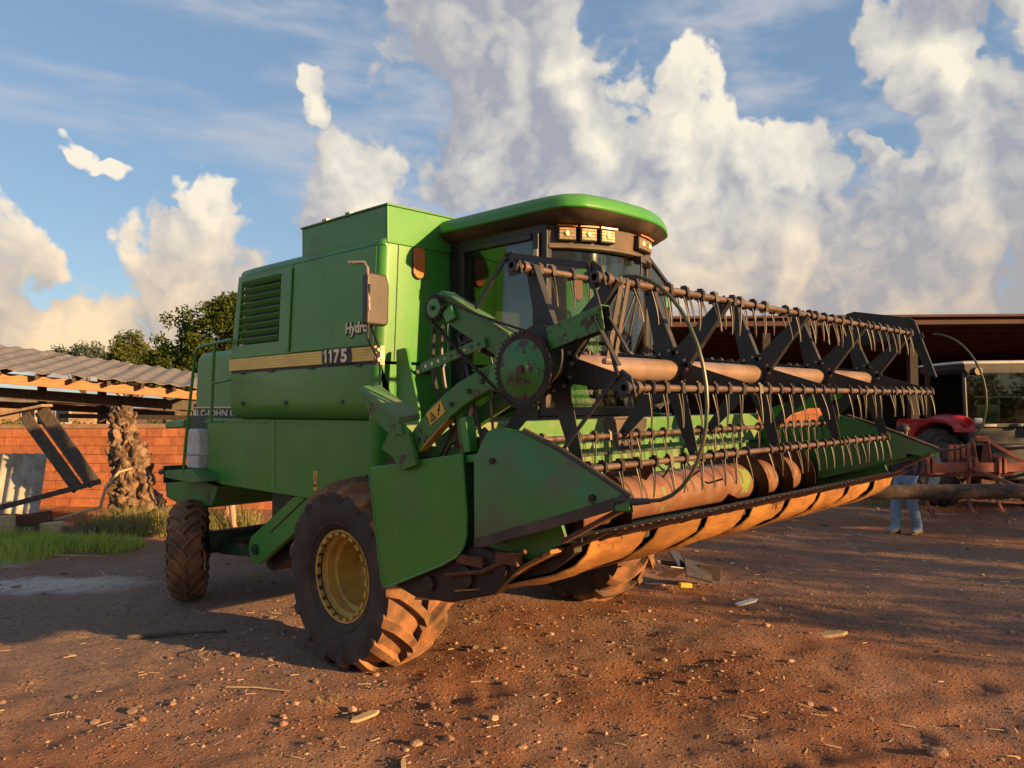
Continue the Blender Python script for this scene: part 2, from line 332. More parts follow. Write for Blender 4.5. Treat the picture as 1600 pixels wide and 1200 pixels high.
# ------------------------------------------------------------------ mesh builder
class MB:
    def __init__(s): s.v = []; s.f = []
    def add(s, vs, fs):
        o = len(s.v); s.v += [tuple(x) for x in vs]; s.f += [tuple(i + o for i in f) for f in fs]; return s
    def box(s, a, b):
        x0, x1 = sorted((a[0], b[0])); y0, y1 = sorted((a[1], b[1])); z0, z1 = sorted((a[2], b[2]))
        return s.add([(x0, y0, z0), (x1, y0, z0), (x1, y1, z0), (x0, y1, z0), (x0, y0, z1), (x1, y0, z1), (x1, y1, z1), (x0, y1, z1)],
                     [(0, 3, 2, 1), (4, 5, 6, 7), (0, 1, 5, 4), (1, 2, 6, 5), (2, 3, 7, 6), (3, 0, 4, 7)])
    def obox(s, c, size, rot):
        """oriented box; rot = Matrix 3x3"""
        hx, hy, hz = [k / 2 for k in size]; c = Vector(c)
        vs = [c + rot @ Vector((x, y, z)) for z in (-hz, hz) for x, y in ((-hx, -hy), (hx, -hy), (hx, hy), (-hx, hy))]
        return s.add(vs, [(0, 3, 2, 1), (4, 5, 6, 7), (0, 1, 5, 4), (1, 2, 6, 5), (2, 3, 7, 6), (3, 0, 4, 7)])
    def bar(s, p, q, w, h, upv=(0, 0, 1)):
        """rectangular bar from p to q; w across, h along up"""
        p = Vector(p); q = Vector(q); d = (q - p); L = d.length; d.normalize()
        u = Vector(upv); sd = d.cross(u)
        if sd.length < 1e-4: sd = d.cross(Vector((1, 0, 0)))
        sd.normalize(); u = sd.cross(d)
        return s.obox((p + q) / 2, (L, w, h), Matrix((d, sd, u)).transposed())
    def prism(s, pts, axis, a, b):
        """polygon pts (2-D) extruded along axis from a to b. axis 'x': pts are (y,z); 'y': (x,z); 'z': (x,y)"""
        n = len(pts)
        def mk(p, k):
            return (k, p[0], p[1]) if axis == 'x' else (p[0], k, p[1]) if axis == 'y' else (p[0], p[1], k)
        vs = [mk(p, a) for p in pts] + [mk(p, b) for p in pts]
        fs = [tuple(range(n))[::-1], tuple(range(n, 2 * n))] + [(i, (i + 1) % n, (i + 1) % n + n, i + n) for i in range(n)]
        return s.add(vs, fs)
    def loft(s, rings, close=True, caps=True):
        n = len(rings[0]); o = len(s.v)
        for r in rings: s.v += [tuple(p) for p in r]
        for k in range(len(rings) - 1):
            for i in range(n if close else n - 1):
                j = (i + 1) % n
                s.f.append((o + k * n + i, o + k * n + j, o + (k + 1) * n + j, o + (k + 1) * n + i))
        if caps and close:
            s.f.append(tuple(o + i for i in range(n))[::-1]); s.f.append(tuple(o + (len(rings) - 1) * n + i for i in range(n)))
        return s
    def tube(s, pts, r, n=8, r2=None, caps=True):
        pts = [Vector(p) for p in pts]; rings = []; prev = None
        for i, p in enumerate(pts):
            d = (pts[min(i + 1, len(pts) - 1)] - pts[max(i - 1, 0)]).normalized()
            if prev is None:
                a = d.cross(Vector((0, 0, 1)))
                if a.length < 0.05: a = d.cross(Vector((1, 0, 0)))
            else: a = prev - d * prev.dot(d)
            a.normalize(); prev = a; b = d.cross(a)
            rad = r if r2 is None else r + (r2 - r) * i / (len(pts) - 1)
            rings.append([p + (a * cos(2 * pi * k / n) + b * sin(2 * pi * k / n)) * rad for k in range(n)])
        return s.loft(rings, True, caps)
    def cyl(s, p, q, r, n=16, r2=None): return s.tube([p, q], r, n, r2)
    def lathe(s, prof, c, axis='x', n=32, closed=False):
        """prof: (along axis, radius)"""
        rings = []
        for k in range(n):
            a = 2 * pi * k / n; ca, sa = cos(a), sin(a)
            if axis == 'x': rings.append([(c[0] + x, c[1] + r * ca, c[2] + r * sa) for x, r in prof])
            elif axis == 'y': rings.append([(c[0] + r * ca, c[1] + x, c[2] + r * sa) for x, r in prof])
            else: rings.append([(c[0] + r * ca, c[1] + r * sa, c[2] + x) for x, r in prof])
        o = len(s.v); m = len(prof)
        for r_ in rings: s.v += r_
        for k in range(n):
            k2 = (k + 1) % n
            for i in range(m if closed else m - 1):
                j = (i + 1) % m
                s.f.append((o + k * m + i, o + k * m + j, o + k2 * m + j, o + k2 * m + i))
        return s
    def ball(s, c, r, n=8, m=6, sc=(1, 1, 1)):
        prof = [(-cos(pi * i / m) * r, max(sin(pi * i / m) * r, 1e-4)) for i in range(m + 1)]
        t = MB().lathe(prof, (0, 0, 0), 'z', n)
        return s.add([(c[0] + v[0] * sc[0], c[1] + v[1] * sc[1], c[2] + v[2] * sc[2]) for v in t.v], t.f)
    def mesh(s, name, off=(0, 0, 0), angle=35, smooth=True):
        me = bpy.data.meshes.new(name)
        o = Vector(off)
        me.from_pydata([(v[0] - o.x, v[1] - o.y, v[2] - o.z) for v in s.v], [], s.f)
        bm = bmesh.new(); bm.from_mesh(me); bmesh.ops.recalc_face_normals(bm, faces=bm.faces[:]); bm.to_mesh(me); bm.free()
        if smooth:
            me.shade_smooth(); me.set_sharp_from_angle(angle=radians(angle))
        return me

WLOC = {}
def link(o, parent=None):
    col.objects.link(o)
    if parent is not None: o.parent = parent
    return o
def wloc(o):
    return WLOC.get(o.name, Vector((0, 0, 0)))
def put(name, mb, m, parent=None, bevel=0.0, smooth=True, angle=35, seg=2, origin=None):
    """link a mesh built in world coordinates; with a parent its vertices become local to it"""
    off = wloc(parent) if parent is not None else (Vector(origin) if origin is not None else Vector((0, 0, 0)))
    me = mb.mesh(name, off, angle, smooth)
    o = bpy.data.objects.new(name, me); link(o, parent)
    if parent is None: o.location = off
    WLOC[o.name] = Vector(off)
    me.materials.append(m)
    if bevel:
        md = o.modifiers.new('bevel', 'BEVEL'); md.width = bevel; md.segments = seg; md.limit_method = 'ANGLE'; md.angle_limit = radians(40); md.harden_normals = True
    return o
def inst(name, me, loc, rot=None, parent=None, scale=None):
    """an object sharing mesh data, at a world location"""
    o = bpy.data.objects.new(name, me); link(o, parent)
    o.location = Vector(loc) - (wloc(parent) if parent is not None else Vector((0, 0, 0)))
    if rot is not None: o.rotation_euler = rot
    if scale is not None: o.scale = scale
    WLOC[o.name] = Vector(loc)
    return o
def thing(name, loc, label, cat, group=None):
    o = bpy.data.objects.new(name, None); o.empty_display_size = 0.2; link(o)
    o.location = loc; WLOC[o.name] = Vector(loc)
    return tag(o, label, cat, group)
def tag(o, label, cat, group=None, kind=None):
    o['label'] = label; o['category'] = cat
    if group: o['group'] = group
    if kind: o['kind'] = kind
    return o
def text_mb(txt, size, bold=0.0, shear=0.0, space=1.0, thick=0.002):
    cu = bpy.data.curves.new('lettering', 'FONT'); cu.body = txt; cu.size = size; cu.offset = bold; cu.shear = shear
    cu.extrude = thick; cu.space_character = space; cu.align_x = 'LEFT'; cu.resolution_u = 3
    ob = bpy.data.objects.new('lettering_tmp', cu); col.objects.link(ob)
    dg = bpy.context.evaluated_depsgraph_get()
    me = ob.evaluated_get(dg).to_mesh()
    r = MB(); r.add([tuple(v.co) for v in me.vertices], [tuple(p.vertices) for p in me.polygons])
    ob.evaluated_get(dg).to_mesh_clear(); bpy.data.objects.remove(ob); bpy.data.curves.remove(cu)
    return r
def text_on(mb, origin, right, upv, out):
    """map lettering (x right, y up, z out) onto a plane"""
    o = Vector(origin); r = Vector(right).normalized(); u = Vector(upv).normalized(); n = Vector(out).normalized()
    mb.v = [tuple(o + r * v[0] + u * v[1] + n * v[2]) for v in mb.v]
    return mb
def hash01(*a):
    return (sin(sum((i + 1) * 12.9898 * x for i, x in enumerate(a))) * 43758.5453) % 1.0
# ------------------------------------------------------------------ ground
rng = np.random.default_rng(11)
_perm = rng.random((256, 256))
def vnoise(x, y):
    xi = np.floor(x).astype(int); yi = np.floor(y).astype(int); fx = x - xi; fy = y - yi
    fx = fx * fx * (3 - 2 * fx); fy = fy * fy * (3 - 2 * fy)
    a = _perm[xi % 256, yi % 256]; b = _perm[(xi + 1) % 256, yi % 256]; c = _perm[xi % 256, (yi + 1) % 256]; d = _perm[(xi + 1) % 256, (yi + 1) % 256]
    return (a * (1 - fx) + b * fx) * (1 - fy) + (c * (1 - fx) + d * fx) * fy - 0.5
TRACKS = []
for o_ in (0.0, 1.75):
    p_, q_ = YD(-4.0, 3.15 + o_), YD(5.5, 5.9 + o_ * 1.1); TRACKS.append((p_.x, p_.y, q_.x, q_.y))
def gh(x, y):
    x = np.asarray(x, float); y = np.asarray(y, float)
    r = np.sqrt(x * x + y * y)
    k = 1 / (1 + (r / 60.0) ** 2)
    h = 0.075 * vnoise(x * 0.35 + 9, y * 0.35 + 4) + 0.045 * vnoise(x * 1.1 + 3, y * 1.1) + 0.030 * vnoise(x * 3.1, y * 3.1) + 0.022 * vnoise(x * 8, y * 8) + 0.014 * vnoise(x * 19, y * 19)
    h = h * k - 0.012
    # old wheel tracks with tread marks
    for (ax, ay, bx, by) in TRACKS:
        L = sqrt((bx - ax) ** 2 + (by - ay) ** 2); ux, uy = (bx - ax) / L, (by - ay) / L
        s_ = (x - ax) * ux + (y - ay) * uy; d_ = -(x - ax) * uy + (y - ay) * ux + 0.12 * np.sin(s_ * 0.5)
        prof = np.exp(-(d_ / 0.17) ** 4); rim = np.exp(-((np.abs(d_) - 0.24) / 0.07) ** 2)
        inside = (s_ > -6) & (s_ < L + 6)
        h = h + inside * (-prof * (0.018 + 0.010 * np.sin(2 * pi * s_ / 0.26 + 9 * np.abs(d_))) + 0.012 * rim) * (0.55 + 0.9 * vnoise(x * .8 + 7, y * .8))
    # wheel seats
    for (cx, cy, rr_) in ((4.0, 5.5, 0.75), (6.62, 5.5, 0.75), (3.95, 8.7, 0.55), (6.66, 8.7, 0.55)):
        q = np.clip(np.sqrt((x - cx) ** 2 + (y - cy) ** 2) / rr_, 0, 1)
        h = h * (q * q * (3 - 2 * q)) - (0.040 if rr_ > .6 else 0.01) * (1 - q * q)
    return h
def gz(x, y): return float(gh(np.array([x]), np.array([y]))[0])

def make_ground():
    rs = [0.4]
    while rs[-1] < 4000:
        r = rs[-1]
        rs.append(r * (1.012 if 2.2 < r < 26 else 1.09))
    rs = np.array(rs); n = 640
    th = np.linspace(0, 2 * pi, n, endpoint=False)
    X = rs[:, None] * np.cos(th)[None]; Y = rs[:, None] * np.sin(th)[None]
    Z = gh(X, Y)
    vs = np.stack([X, Y, Z], -1).reshape(-1, 3)
    m = len(rs)
    i = np.arange(m - 1)[:, None] * n + np.arange(n)[None]
    j = np.arange(m - 1)[:, None] * n + (np.arange(n)[None] + 1) % n
    fs = np.stack([i, i + n, j + n, j], -1).reshape(-1, 4)
    me = bpy.data.meshes.new('ground')
    cen = len(vs); vs = np.vstack([vs, [[0, 0, 0]]])
    me.from_pydata(vs.tolist(), [], fs.tolist() + [(cen, k, (k + 1) % n) for k in range(n)])
    me.shade_smooth()
    o = bpy.data.objects.new('ground', me); link(o); o['kind'] = 'structure'
    mt = bpy.data.materials.new('red_dirt'); mt.use_nodes = True
    t = NT(mt.node_tree); t.n.clear()
    out = t.add('ShaderNodeOutputMaterial'); p = t.add('ShaderNodeBsdfPrincipled'); t.lk(p.outputs[0], out.inputs[0])
    geo = t.add('ShaderNodeNewGeometry'); pos = geo.outputs['Position']
    red = t.mix(t.ramp(t.noise(pos, 1.7, 6, 0.6), 0.3, 0.7), (0.36, 0.160, 0.083), (0.24, 0.103, 0.056))
    red = t.mix(t.m('MULTIPLY', t.ramp(t.noise(pos, 26, 5, 0.7), 0.45, 0.75), 0.55), red, (0.42, 0.21, 0.12))
    grey = t.mix(t.ramp(t.noise(pos, 22, 5, 0.7), 0.35, 0.7), (0.265, 0.185, 0.145), (0.40, 0.295, 0.235))
    g = t.ramp(t.noise(pos, 0.55, 5, 0.62, 0.4), 0.46, 0.60)
    # greyer tone of the sky-lit shade, painted under and behind the machine
    dist = t.vm('LENGTH', t.vm('MULTIPLY', t.vm('SUBTRACT', pos, (3.4, 8.6, 0)), (0.6, 0.5, 0)))
    g = t.m('MAXIMUM', t.m('MULTIPLY', g, 0.42), t.m('MULTIPLY', t.ramp(t.m('ADD', dist, t.m('MULTIPLY', t.noise(pos, 1.2, 4), 1.6)), 3.1, 1.7), 0.75))
    far = t.ramp(t.m('ADD', t.vm('LENGTH', t.vm('SUBTRACT', pos, (10.5, 1.5, 0))), t.m('MULTIPLY', t.noise(pos, 0.8, 4), 3)), 6.2, 3.2)  # right side of the yard greyed too, the tone of its soft shade
    g = t.m('MAXIMUM', g, t.m('MULTIPLY', far, 0.45))
    c = t.mix(g, red, grey)
    def cells(scale, amt, lo, hi):
        v = t.add('ShaderNodeTexVoronoi', feature='F1'); t.lk(pos, v.inputs['Vector']); v.inputs['Scale'].default_value = scale
        sp = t.add('ShaderNodeSeparateColor'); t.lk(v.outputs['Color'], sp.inputs[0])
        on = t.m('MULTIPLY', t.ramp(v.outputs['Distance'], 0.55, 0.25), t.m('GREATER_THAN', sp.outputs[0], amt))
        return on, t.mix(sp.outputs[1], lo, hi), t.m('MULTIPLY', on, t.m('SUBTRACT', 1.0, v.outputs['Distance']))
    on1, cc1, h1 = cells(75, 0.45, (0.085, 0.062, 0.052), (0.38, 0.22, 0.13)); c = t.mix(t.m('MULTIPLY', on1, 0.8), c, cc1)
    on2, cc2, h2 = cells(28, 0.72, (0.10, 0.075, 0.065), (0.36, 0.22, 0.14)); c = t.mix(t.m('MULTIPLY', on2, 0.8), c, cc2)
    # spilled lime / ash by the wall
    A = YD(-5.6, 9.5)
    q = t.vm('SUBTRACT', pos, tuple(A))
    la = t.vm('DOT_PRODUCT', q, tuple(rd)); lb = t.vm('DOT_PRODUCT', q, tuple(vd))
    s1 = t.m('ADD', t.m('MULTIPLY', t.m('MULTIPLY', la, la), 0.35), t.m('MULTIPLY', t.m('MULTIPLY', lb, lb), 2.6))
    q2 = t.vm('SUBTRACT', pos, tuple(YD(-7.4, 10.8)))
    s2 = t.m('ADD', t.m('MULTIPLY', t.m('MULTIPLY', t.vm('DOT_PRODUCT', q2, tuple(rd)), t.vm('DOT_PRODUCT', q2, tuple(rd))), 0.8), t.m('MULTIPLY', t.m('MULTIPLY', t.vm('DOT_PRODUCT', q2, tuple(vd)), t.vm('DOT_PRODUCT', q2, tuple(vd))), 3.5))
    sm = t.m('MINIMUM', s1, s2)
    mpn = t.add('ShaderNodeMapping'); t.lk(pos, mpn.inputs[0]); mpn.inputs['Rotation'].default_value = (0, 0, -YAW + pi / 2); mpn.inputs['Scale'].default_value = (1, 3.2, 1)
    ash = t.m('MULTIPLY', t.ramp(t.m('ADD', sm, t.m('MULTIPLY', t.noise(mpn.outputs[0], 1.8, 5, 0.6), 1.1)), 1.35, 0.55), 0.75)
    c = t.mix(ash, c, (0.72, 0.66, 0.60))
    t.lk(c, p.inputs['Base Color']); p.inputs['Roughness'].default_value = 0.95; p.inputs['Specular IOR Level'].default_value = 0.15
    b1 = t.add('ShaderNodeBump'); b1.inputs['Strength'].default_value = 1.0; b1.inputs['Distance'].default_value = 0.03
    hh = t.m('ADD', t.noise(pos, 38, 6, 0.7), t.m('ADD', t.m('MULTIPLY', t.noise(pos, 130, 4, 0.7), 0.4), t.m('ADD', t.m('MULTIPLY', h1, 0.35), t.m('MULTIPLY', h2, 0.8))))
    t.lk(hh, b1.inputs['Height']); t.lk(b1.outputs[0], p.inputs['Normal'])
    me.materials.append(mt)
make_ground()

ICO = None
def ico():
    global ICO
    if ICO is None:
        bm = bmesh.new(); bmesh.ops.create_icosphere(bm, subdivisions=1, radius=1)
        ICO = (np.array([v.co[:] for v in bm.verts]), np.array([[v.index for v in f.verts] for f in bm.faces])); bm.free()
    return ICO
def scatter(n, rmin, rmax, ang, seed):
    g = np.random.default_rng(seed)
    r = np.exp(g.uniform(np.log(rmin), np.log(rmax), n)); a = g.uniform(-ang, ang, n)
    lat = r * np.sin(a); dep = r * np.cos(a)
    return lat * rd.x + dep * vd.x, lat * rd.y + dep * vd.y, r, g
def pebbles():
    V0, F0 = ico()
    n = 44000
    x, y, r, g = scatter(n, 2.4, 20, 0.70, 5)
    keep = vnoise(x * 0.9 + 40, y * 0.9) + 0.35 * vnoise(x * 3.3, y * 3.3) + g.uniform(-0.30, 0.30, n) > -0.10
    x, y, r = x[keep], y[keep], r[keep]; n = len(x)
    s = np.clip(0.0038 + 0.0040 * g.pareto(2.4, n), 0.0038, 0.032) * (0.72 + r * 0.065)
    z = gh(x, y)
    sc = np.stack([g.uniform(.7, 1.3, n), g.uniform(.7, 1.3, n), g.uniform(.35, .75, n)], -1) * s[:, None]
    a = g.uniform(0, 2 * pi, n)
    P = V0[None] * (1 + g.uniform(-.22, .22, (n, len(V0), 1))) * sc[:, None]
    ca, sa = np.cos(a)[:, None], np.sin(a)[:, None]
    px = P[..., 0] * ca - P[..., 1] * sa + x[:, None]; py = P[..., 0] * sa + P[..., 1] * ca + y[:, None]; pz = P[..., 2] + (z + s * 0.12)[:, None]
    vs = np.stack([px, py, pz], -1).reshape(-1, 3)
    fs = (F0[None] + (np.arange(n) * len(V0))[:, None, None]).reshape(-1, 3)
    me = bpy.data.meshes.new('gravel'); me.from_pydata(vs.tolist(), [], fs.tolist()); me.materials.append(PEBBLE)
    o = link(bpy.data.objects.new('gravel', me)); tag(o, 'small stones and gravel strewn over the red dirt yard', 'gravel', kind='stuff')
pebbles()
def straw():
    n = 1300
    x, y, r, g = scatter(n, 2.4, 15, 0.70, 8)
    z = gh(x, y) + 0.006
    L = g.uniform(.012, .05, n) * (0.7 + r * .06); a = g.uniform(0, 2 * pi, n); w = g.uniform(.0015, .004, n) * (0.7 + r * .08)
    dx, dy = np.cos(a), np.sin(a); vs = []; fs = []
    for i in range(n):
        tz = g.uniform(-.3, .3) * L[i]
        vs += [(x[i] - dx[i] * L[i] - dy[i] * w[i], y[i] - dy[i] * L[i] + dx[i] * w[i], z[i]), (x[i] - dx[i] * L[i] + dy[i] * w[i], y[i] - dy[i] * L[i] - dx[i] * w[i], z[i] + w[i]),
               (x[i] + dx[i] * L[i] + dy[i] * w[i], y[i] + dy[i] * L[i] - dx[i] * w[i], z[i] + abs(tz) + w[i]), (x[i] + dx[i] * L[i] - dy[i] * w[i], y[i] + dy[i] * L[i] + dx[i] * w[i], z[i] + abs(tz))]
        fs.append((4 * i, 4 * i + 1, 4 * i + 2, 4 * i + 3))
    me = bpy.data.meshes.new('straw_litter'); me.from_pydata(vs, [], fs); me.materials.append(STRAW)
    o = link(bpy.data.objects.new('straw_litter', me)); tag(o, 'bits of straw and chaff littering the ground', 'straw', kind='stuff')
straw()

def stone(x, y, s, label, seed, m):
    bm = bmesh.new(); bmesh.ops.create_icosphere(bm, subdivisions=2, radius=1)
    g = random.Random(seed); k = Vector((g.uniform(-3, 3), g.uniform(-3, 3), g.uniform(-3, 3)))
    from mathutils import noise as mn
    for v in bm.verts:
        v.co *= 1 + 0.35 * mn.noise(v.co * 1.3 + k)
        v.co = Vector((v.co.x * s * 1.25, v.co.y * s, v.co.z * s * 0.55))
    me = bpy.data.meshes.new('stone'); bm.to_mesh(me); bm.free(); me.materials.append(m)
    o = link(bpy.data.objects.new('stone', me)); o.location = (x, y, gz(x, y) + s * 0.2); o.rotation_euler = (0, 0, g.uniform(0, 6))
    tag(o, label, 'stone', 'larger stones lying in the yard')
STONE1 = mat('brown_stone', (0.16, 0.095, 0.065), (0.24, 0.14, 0.09), 0.85, scale=14, bump=0.4)
STONE2 = mat('pale_stone', (0.36, 0.24, 0.16), (0.27, 0.17, 0.11), 0.85, scale=14, bump=0.4)
def gpt(px, py):
    """ground spot seen in direction (tan x, tan y below the horizon) -- yard coordinates"""
    return px, py
for i, (la, de, s, lb, m) in enumerate([
    (1.62, 4.45, 0.045, 'pale tan stone in the gravel right of the near front wheel', STONE2),
    (0.98, 4.40, 0.040, 'long buff stone lying between wheel and picture corner', STONE2),
    (2.50, 4.75, 0.055, 'dark brown fist sized stone on the right of the yard', STONE1),
    (2.55, 3.95, 0.040, 'pale stone in the lower right of the yard', STONE2),
    (2.05, 3.72, 0.034, 'small tan stone below the dark brown fist sized stone', STONE2),
    (-1.45, 4.28, 0.05, 'pinkish brown lump of stone left of the near front wheel', STONE1),
    (-0.62, 5.02, 0.035, 'small buff stone in the dirt ahead of the near front wheel', STONE2),
    (0.30, 3.75, 0.038, 'buff stone near the bottom middle of the yard', STONE2)]):
    p = YD(la, de); stone(p.x, p.y, s, lb, 30 + i, m)

def stick(pts, r, label, m=PALEW, name='stick', cat='stick', r2=None, group='sticks lying on the ground'):
    P = []
    for la, de, dz in pts:
        q = YD(la, de); P.append((q.x, q.y, gz(q.x, q.y) + r + dz))
    o = put(name, MB().tube(P, r, 6, r2 or r * .5), m, origin=P[0]); tag(o, label, cat, group)
stick([(-3.55, 7.35, 0), (-3.0, 7.42, 0.01), (-2.7, 7.5, 0)], 0.022, 'short brown stick in the shade behind the near front wheel', BARK)
stick([(-2.72, 7.05, 0.0), (-2.66, 6.75, 0.04), (-2.58, 6.6, 0.02), (-2.48, 6.45, 0)], 0.006, 'thin pale curved twig in the shade beside the wheel shadow', PALEW)
stick([(-2.15, 5.95, 0), (-1.9, 5.9, .015), (-1.65, 5.85, 0)], 0.008, 'thin straw coloured twig on sunlit dirt left of the wheel', PALEW)
stick([(3.35, 7.0, 0), (3.65, 6.85, .02), (3.8, 6.6, 0.0), (3.95, 6.5, 0)], 0.007, 'pale forked twig on the right hand dirt', PALEW)
stick([(-0.5, 3.52, 0), (-0.42, 3.44, .015), (-0.30, 3.42, .012), (-0.20, 3.47, 0)], 0.006, 'curved pale root near the bottom edge of the yard', PALEW)
stick([(-5.2, 12.2, 0), (-4.9, 11.9, .05), (-4.45, 11.75, 0)], 0.020, 'bent grey branch on the dirt before the stump', WOODG)
stick([(-4.95, 12.25, 0.12), (-5.05, 11.95, 0.05), (-5.15, 11.75, 0)], 0.014, 'thin grey branch leaning over the bent branch', WOODG)
stick([(-6.5, 11.2, 0), (-6.1, 11.25, .015), (-5.75, 11.3, 0)], 0.012, 'thin pale stick on the dirt near the green grass', PALEW)
def chip(la, de, sz, rz, label, m=PALEW, tilt=0.12):
    q = YD(la, de); z = gz(q.x, q.y)
    mb = MB(); w, l, h = sz
    mb.prism([(-l, -w * .5), (-l * .5, -w), (l * .7, -w * .8), (l, 0), (l * .6, w), (-l * .7, w * .7)], 'z', 0, h)
    o = put('wood_chip', mb, m, bevel=h * .2); o.location = (q.x, q.y, z + 0.004); o.rotation_euler = (tilt, -tilt, rz)
    tag(o, label, 'wood chip', 'pale chips and scraps on the ground')
chip(-1.02, 5.42, (0.035, 0.11, 0.02), 0.5 - YAW, 'buff bark scrap on sunlit dirt left of the wheel foot')
chip(-0.66, 4.72, (0.018, 0.13, 0.015), 0.9, 'narrow pale splinter on dirt below the near wheel')
chip(-1.20, 4.05, (0.035, 0.06, 0.03), 0.2, 'crumpled pale scrap near the bottom of the yard', WHITEP)
chip(2.85, 7.25, (0.05, 0.17, 0.03), -0.9, 'short tan board on the dirt beyond the far front wheel', PALEW)
chip(2.42, 8.35, (0.04, 0.15, 0.02), -0.5, 'white scrap lying behind the short tan board', WHITEP)
chip(0.18, 4.25, (0.04, 0.16, 0.02), 0.4, 'dark crumbled bark piece near the bottom middle', BARK)

# ------------------------------------------------------------------ left shed, brick wall and clutter
def brick_wall(name, A, B, nrow, ch, bl, label, cap=True, z0=0.0):
    A = Vector(A); B = Vector(B); d = (B - A); L = d.length; d.normalize(); nrm = Vector((d.y, -d.x, 0))
    if nrm.dot(-vd) < 0: nrm = -nrm
    root = thing(name, (A.x, A.y, z0), label, 'wall')
    rz = atan2(d.y, d.x)
    H = nrow * ch
    core = MB(); c = (A + B) / 2
    rot = Matrix.Rotation(rz, 3, 'Z')
    core.obox((c.x, c.y, z0 + H / 2 - 0.05), (L, 0.10, H + 0.1 - 0.004), rot)
    put('mortar', core, MORTAR, root)
    bm_ = MB().obox((0, 0, 0), (bl - 0.011, 0.135, ch - 0.011), Matrix.Identity(3))
    me = bm_.mesh('brick'); me.materials.append(BRICK)
    for r in range(nrow):
        x = -(bl / 2 if r % 2 else 0)
        while x < L:
            xc = x + bl / 2
            if 0.0 <= xc <= L:
                lo = max(0, x); hi = min(L, x + bl); cx = (lo + hi) / 2
                p = A + d * cx
                jit = (hash01(r, x) - .5) * 0.008
                inst('brick', me, (p.x + nrm.x * jit, p.y + nrm.y * jit, z0 + r * ch + ch / 2), (0, 0, rz), root, ((hi - lo - .011) / (bl - .011), 1, 1))
            x += bl
    if cap:
        cp = MB().obox((c.x, c.y, z0 + H + 0.045), (L, 0.16, 0.09), rot)
        put('wall_cap', cp, CEMENT, root, bevel=0.01)
    return root
brick_wall('brick_wall', YD(-12.6, 17.6), YD(-4.0, 16.0), 9, 0.185, 0.36, 'low orange clay block wall behind the stump and scrap on the left')

def corrugated(o0, du, dv, nu_waves, amp, thick, sub=6, nv=6, sag=0.0):
    """sheet from o0 spanned by du (across the waves) and dv (along them)"""
    o0 = Vector(o0); du = Vector(du); dv = Vector(dv); n = du.cross(dv).normalized()
    if n.z < 0: n = -n
    nu = nu_waves * sub; top = []; 
    mb = MB(); g1 = []; g2 = []
    for i in range(nv + 1):
        for j in range(nu + 1):
            p = o0 + du * (j / nu) + dv * (i / nv) + n * (amp * cos(2 * pi * j / sub)) + Vector((0, 0, -sag * sin(pi * j / nu)))
            g1.append(p); g2.append(p - n * thick)
    N = len(g1); w = nu + 1; fs = []
    for i in range(nv):
        for j in range(nu):
            a = i * w + j
            fs.append((a, a + 1, a + w + 1, a + w)); fs.append((N + a, N + a + w, N + a + w + 1, N + a + 1))
    for j in range(nu):
        fs.append((j, N + j, N + j + 1, j + 1)); a = nv * w + j; fs.append((a, a + 1, N + a + 1, N + a))
    for i in range(nv):
        a = i * w; fs.append((a, a + w, N + a + w, N + a)); a = i * w + nu; fs.append((a, N + a, N + a + w, a + w))
    return mb.add(g1 + g2, fs)

shed = thing('open_shed', YD(-7.0, 16.5), 'long open shed with grey corrugated roof on the left', 'shed')
eL = YD(-10.6, 14.0, 2.96); eR = YD(-6.62, 17.1, 2.50)
tL = YD(-12.6, 19.5, 3.66); tR = YD(-8.0, 21.6, 2.93)
NS = 7
for k in range(NS):                                   # roof sheets laid side by side, each its own piece
    a = eL.lerp(eR, k / NS); b = eL.lerp(eR, (k + 1) / NS); a2 = tL.lerp(tR, k / NS)
    off = Vector((0, 0, 0.006 * (k % 2) + 0.012 * hash01(k)))
    put('roof_sheet', corrugated(a + off, (b - a) * 1.02, (a2 - a), 2, 0.020, 0.012, 8, 4), FIBRE, shed, angle=60)
d_e = (eR - eL)
inn = (tL - eL).normalized()
def along(f, back, dz): return eL.lerp(eR, f) + inn * back + Vector((0, 0, dz))
put('fascia_beam', MB().bar(along(-0.02, 0.32, -0.20), along(0.985, 0.32, -0.20), 0.07, 0.20), WOODW, shed, bevel=0.008)
put('rafter_beam', MB().bar(along(-0.02, 1.3, -0.62), along(1.0, 1.3, -0.55), 0.10, 0.22), WOODD, shed)
put('tie_beam', MB().bar(along(-0.02, 2.4, -1.0), along(1.0, 2.4, -0.9), 0.08, 0.14), WOODD, shed)
for f in (0.06, 0.66, 0.97):
    p = along(f, 1.3, 0); put('post', MB().bar((p.x, p.y, -0.05), (p.x, p.y, p.z - 0.5), 0.24, 0.24, (1, 0, 0)), WOODD, shed)
for f in (0.25, 0.5, 0.8):
    p = along(f, 4.0, 0); put('post', MB().bar((p.x, p.y, -0.05), (p.x, p.y, p.z - 0.2), 0.16, 0.16, (1, 0, 0)), WOODD, shed)
for k in range(9):
    f = k / 8; put('rafter', MB().bar(along(f, 0.05, -0.09), along(f, 5.3, -0.10), 0.05, 0.09), WOODD, shed)
put('rail', MB().bar(YD(-10.2, 17.9, 1.93), YD(-4.4, 17.0, 1.80), 0.06, 0.10), WOODD, shed)

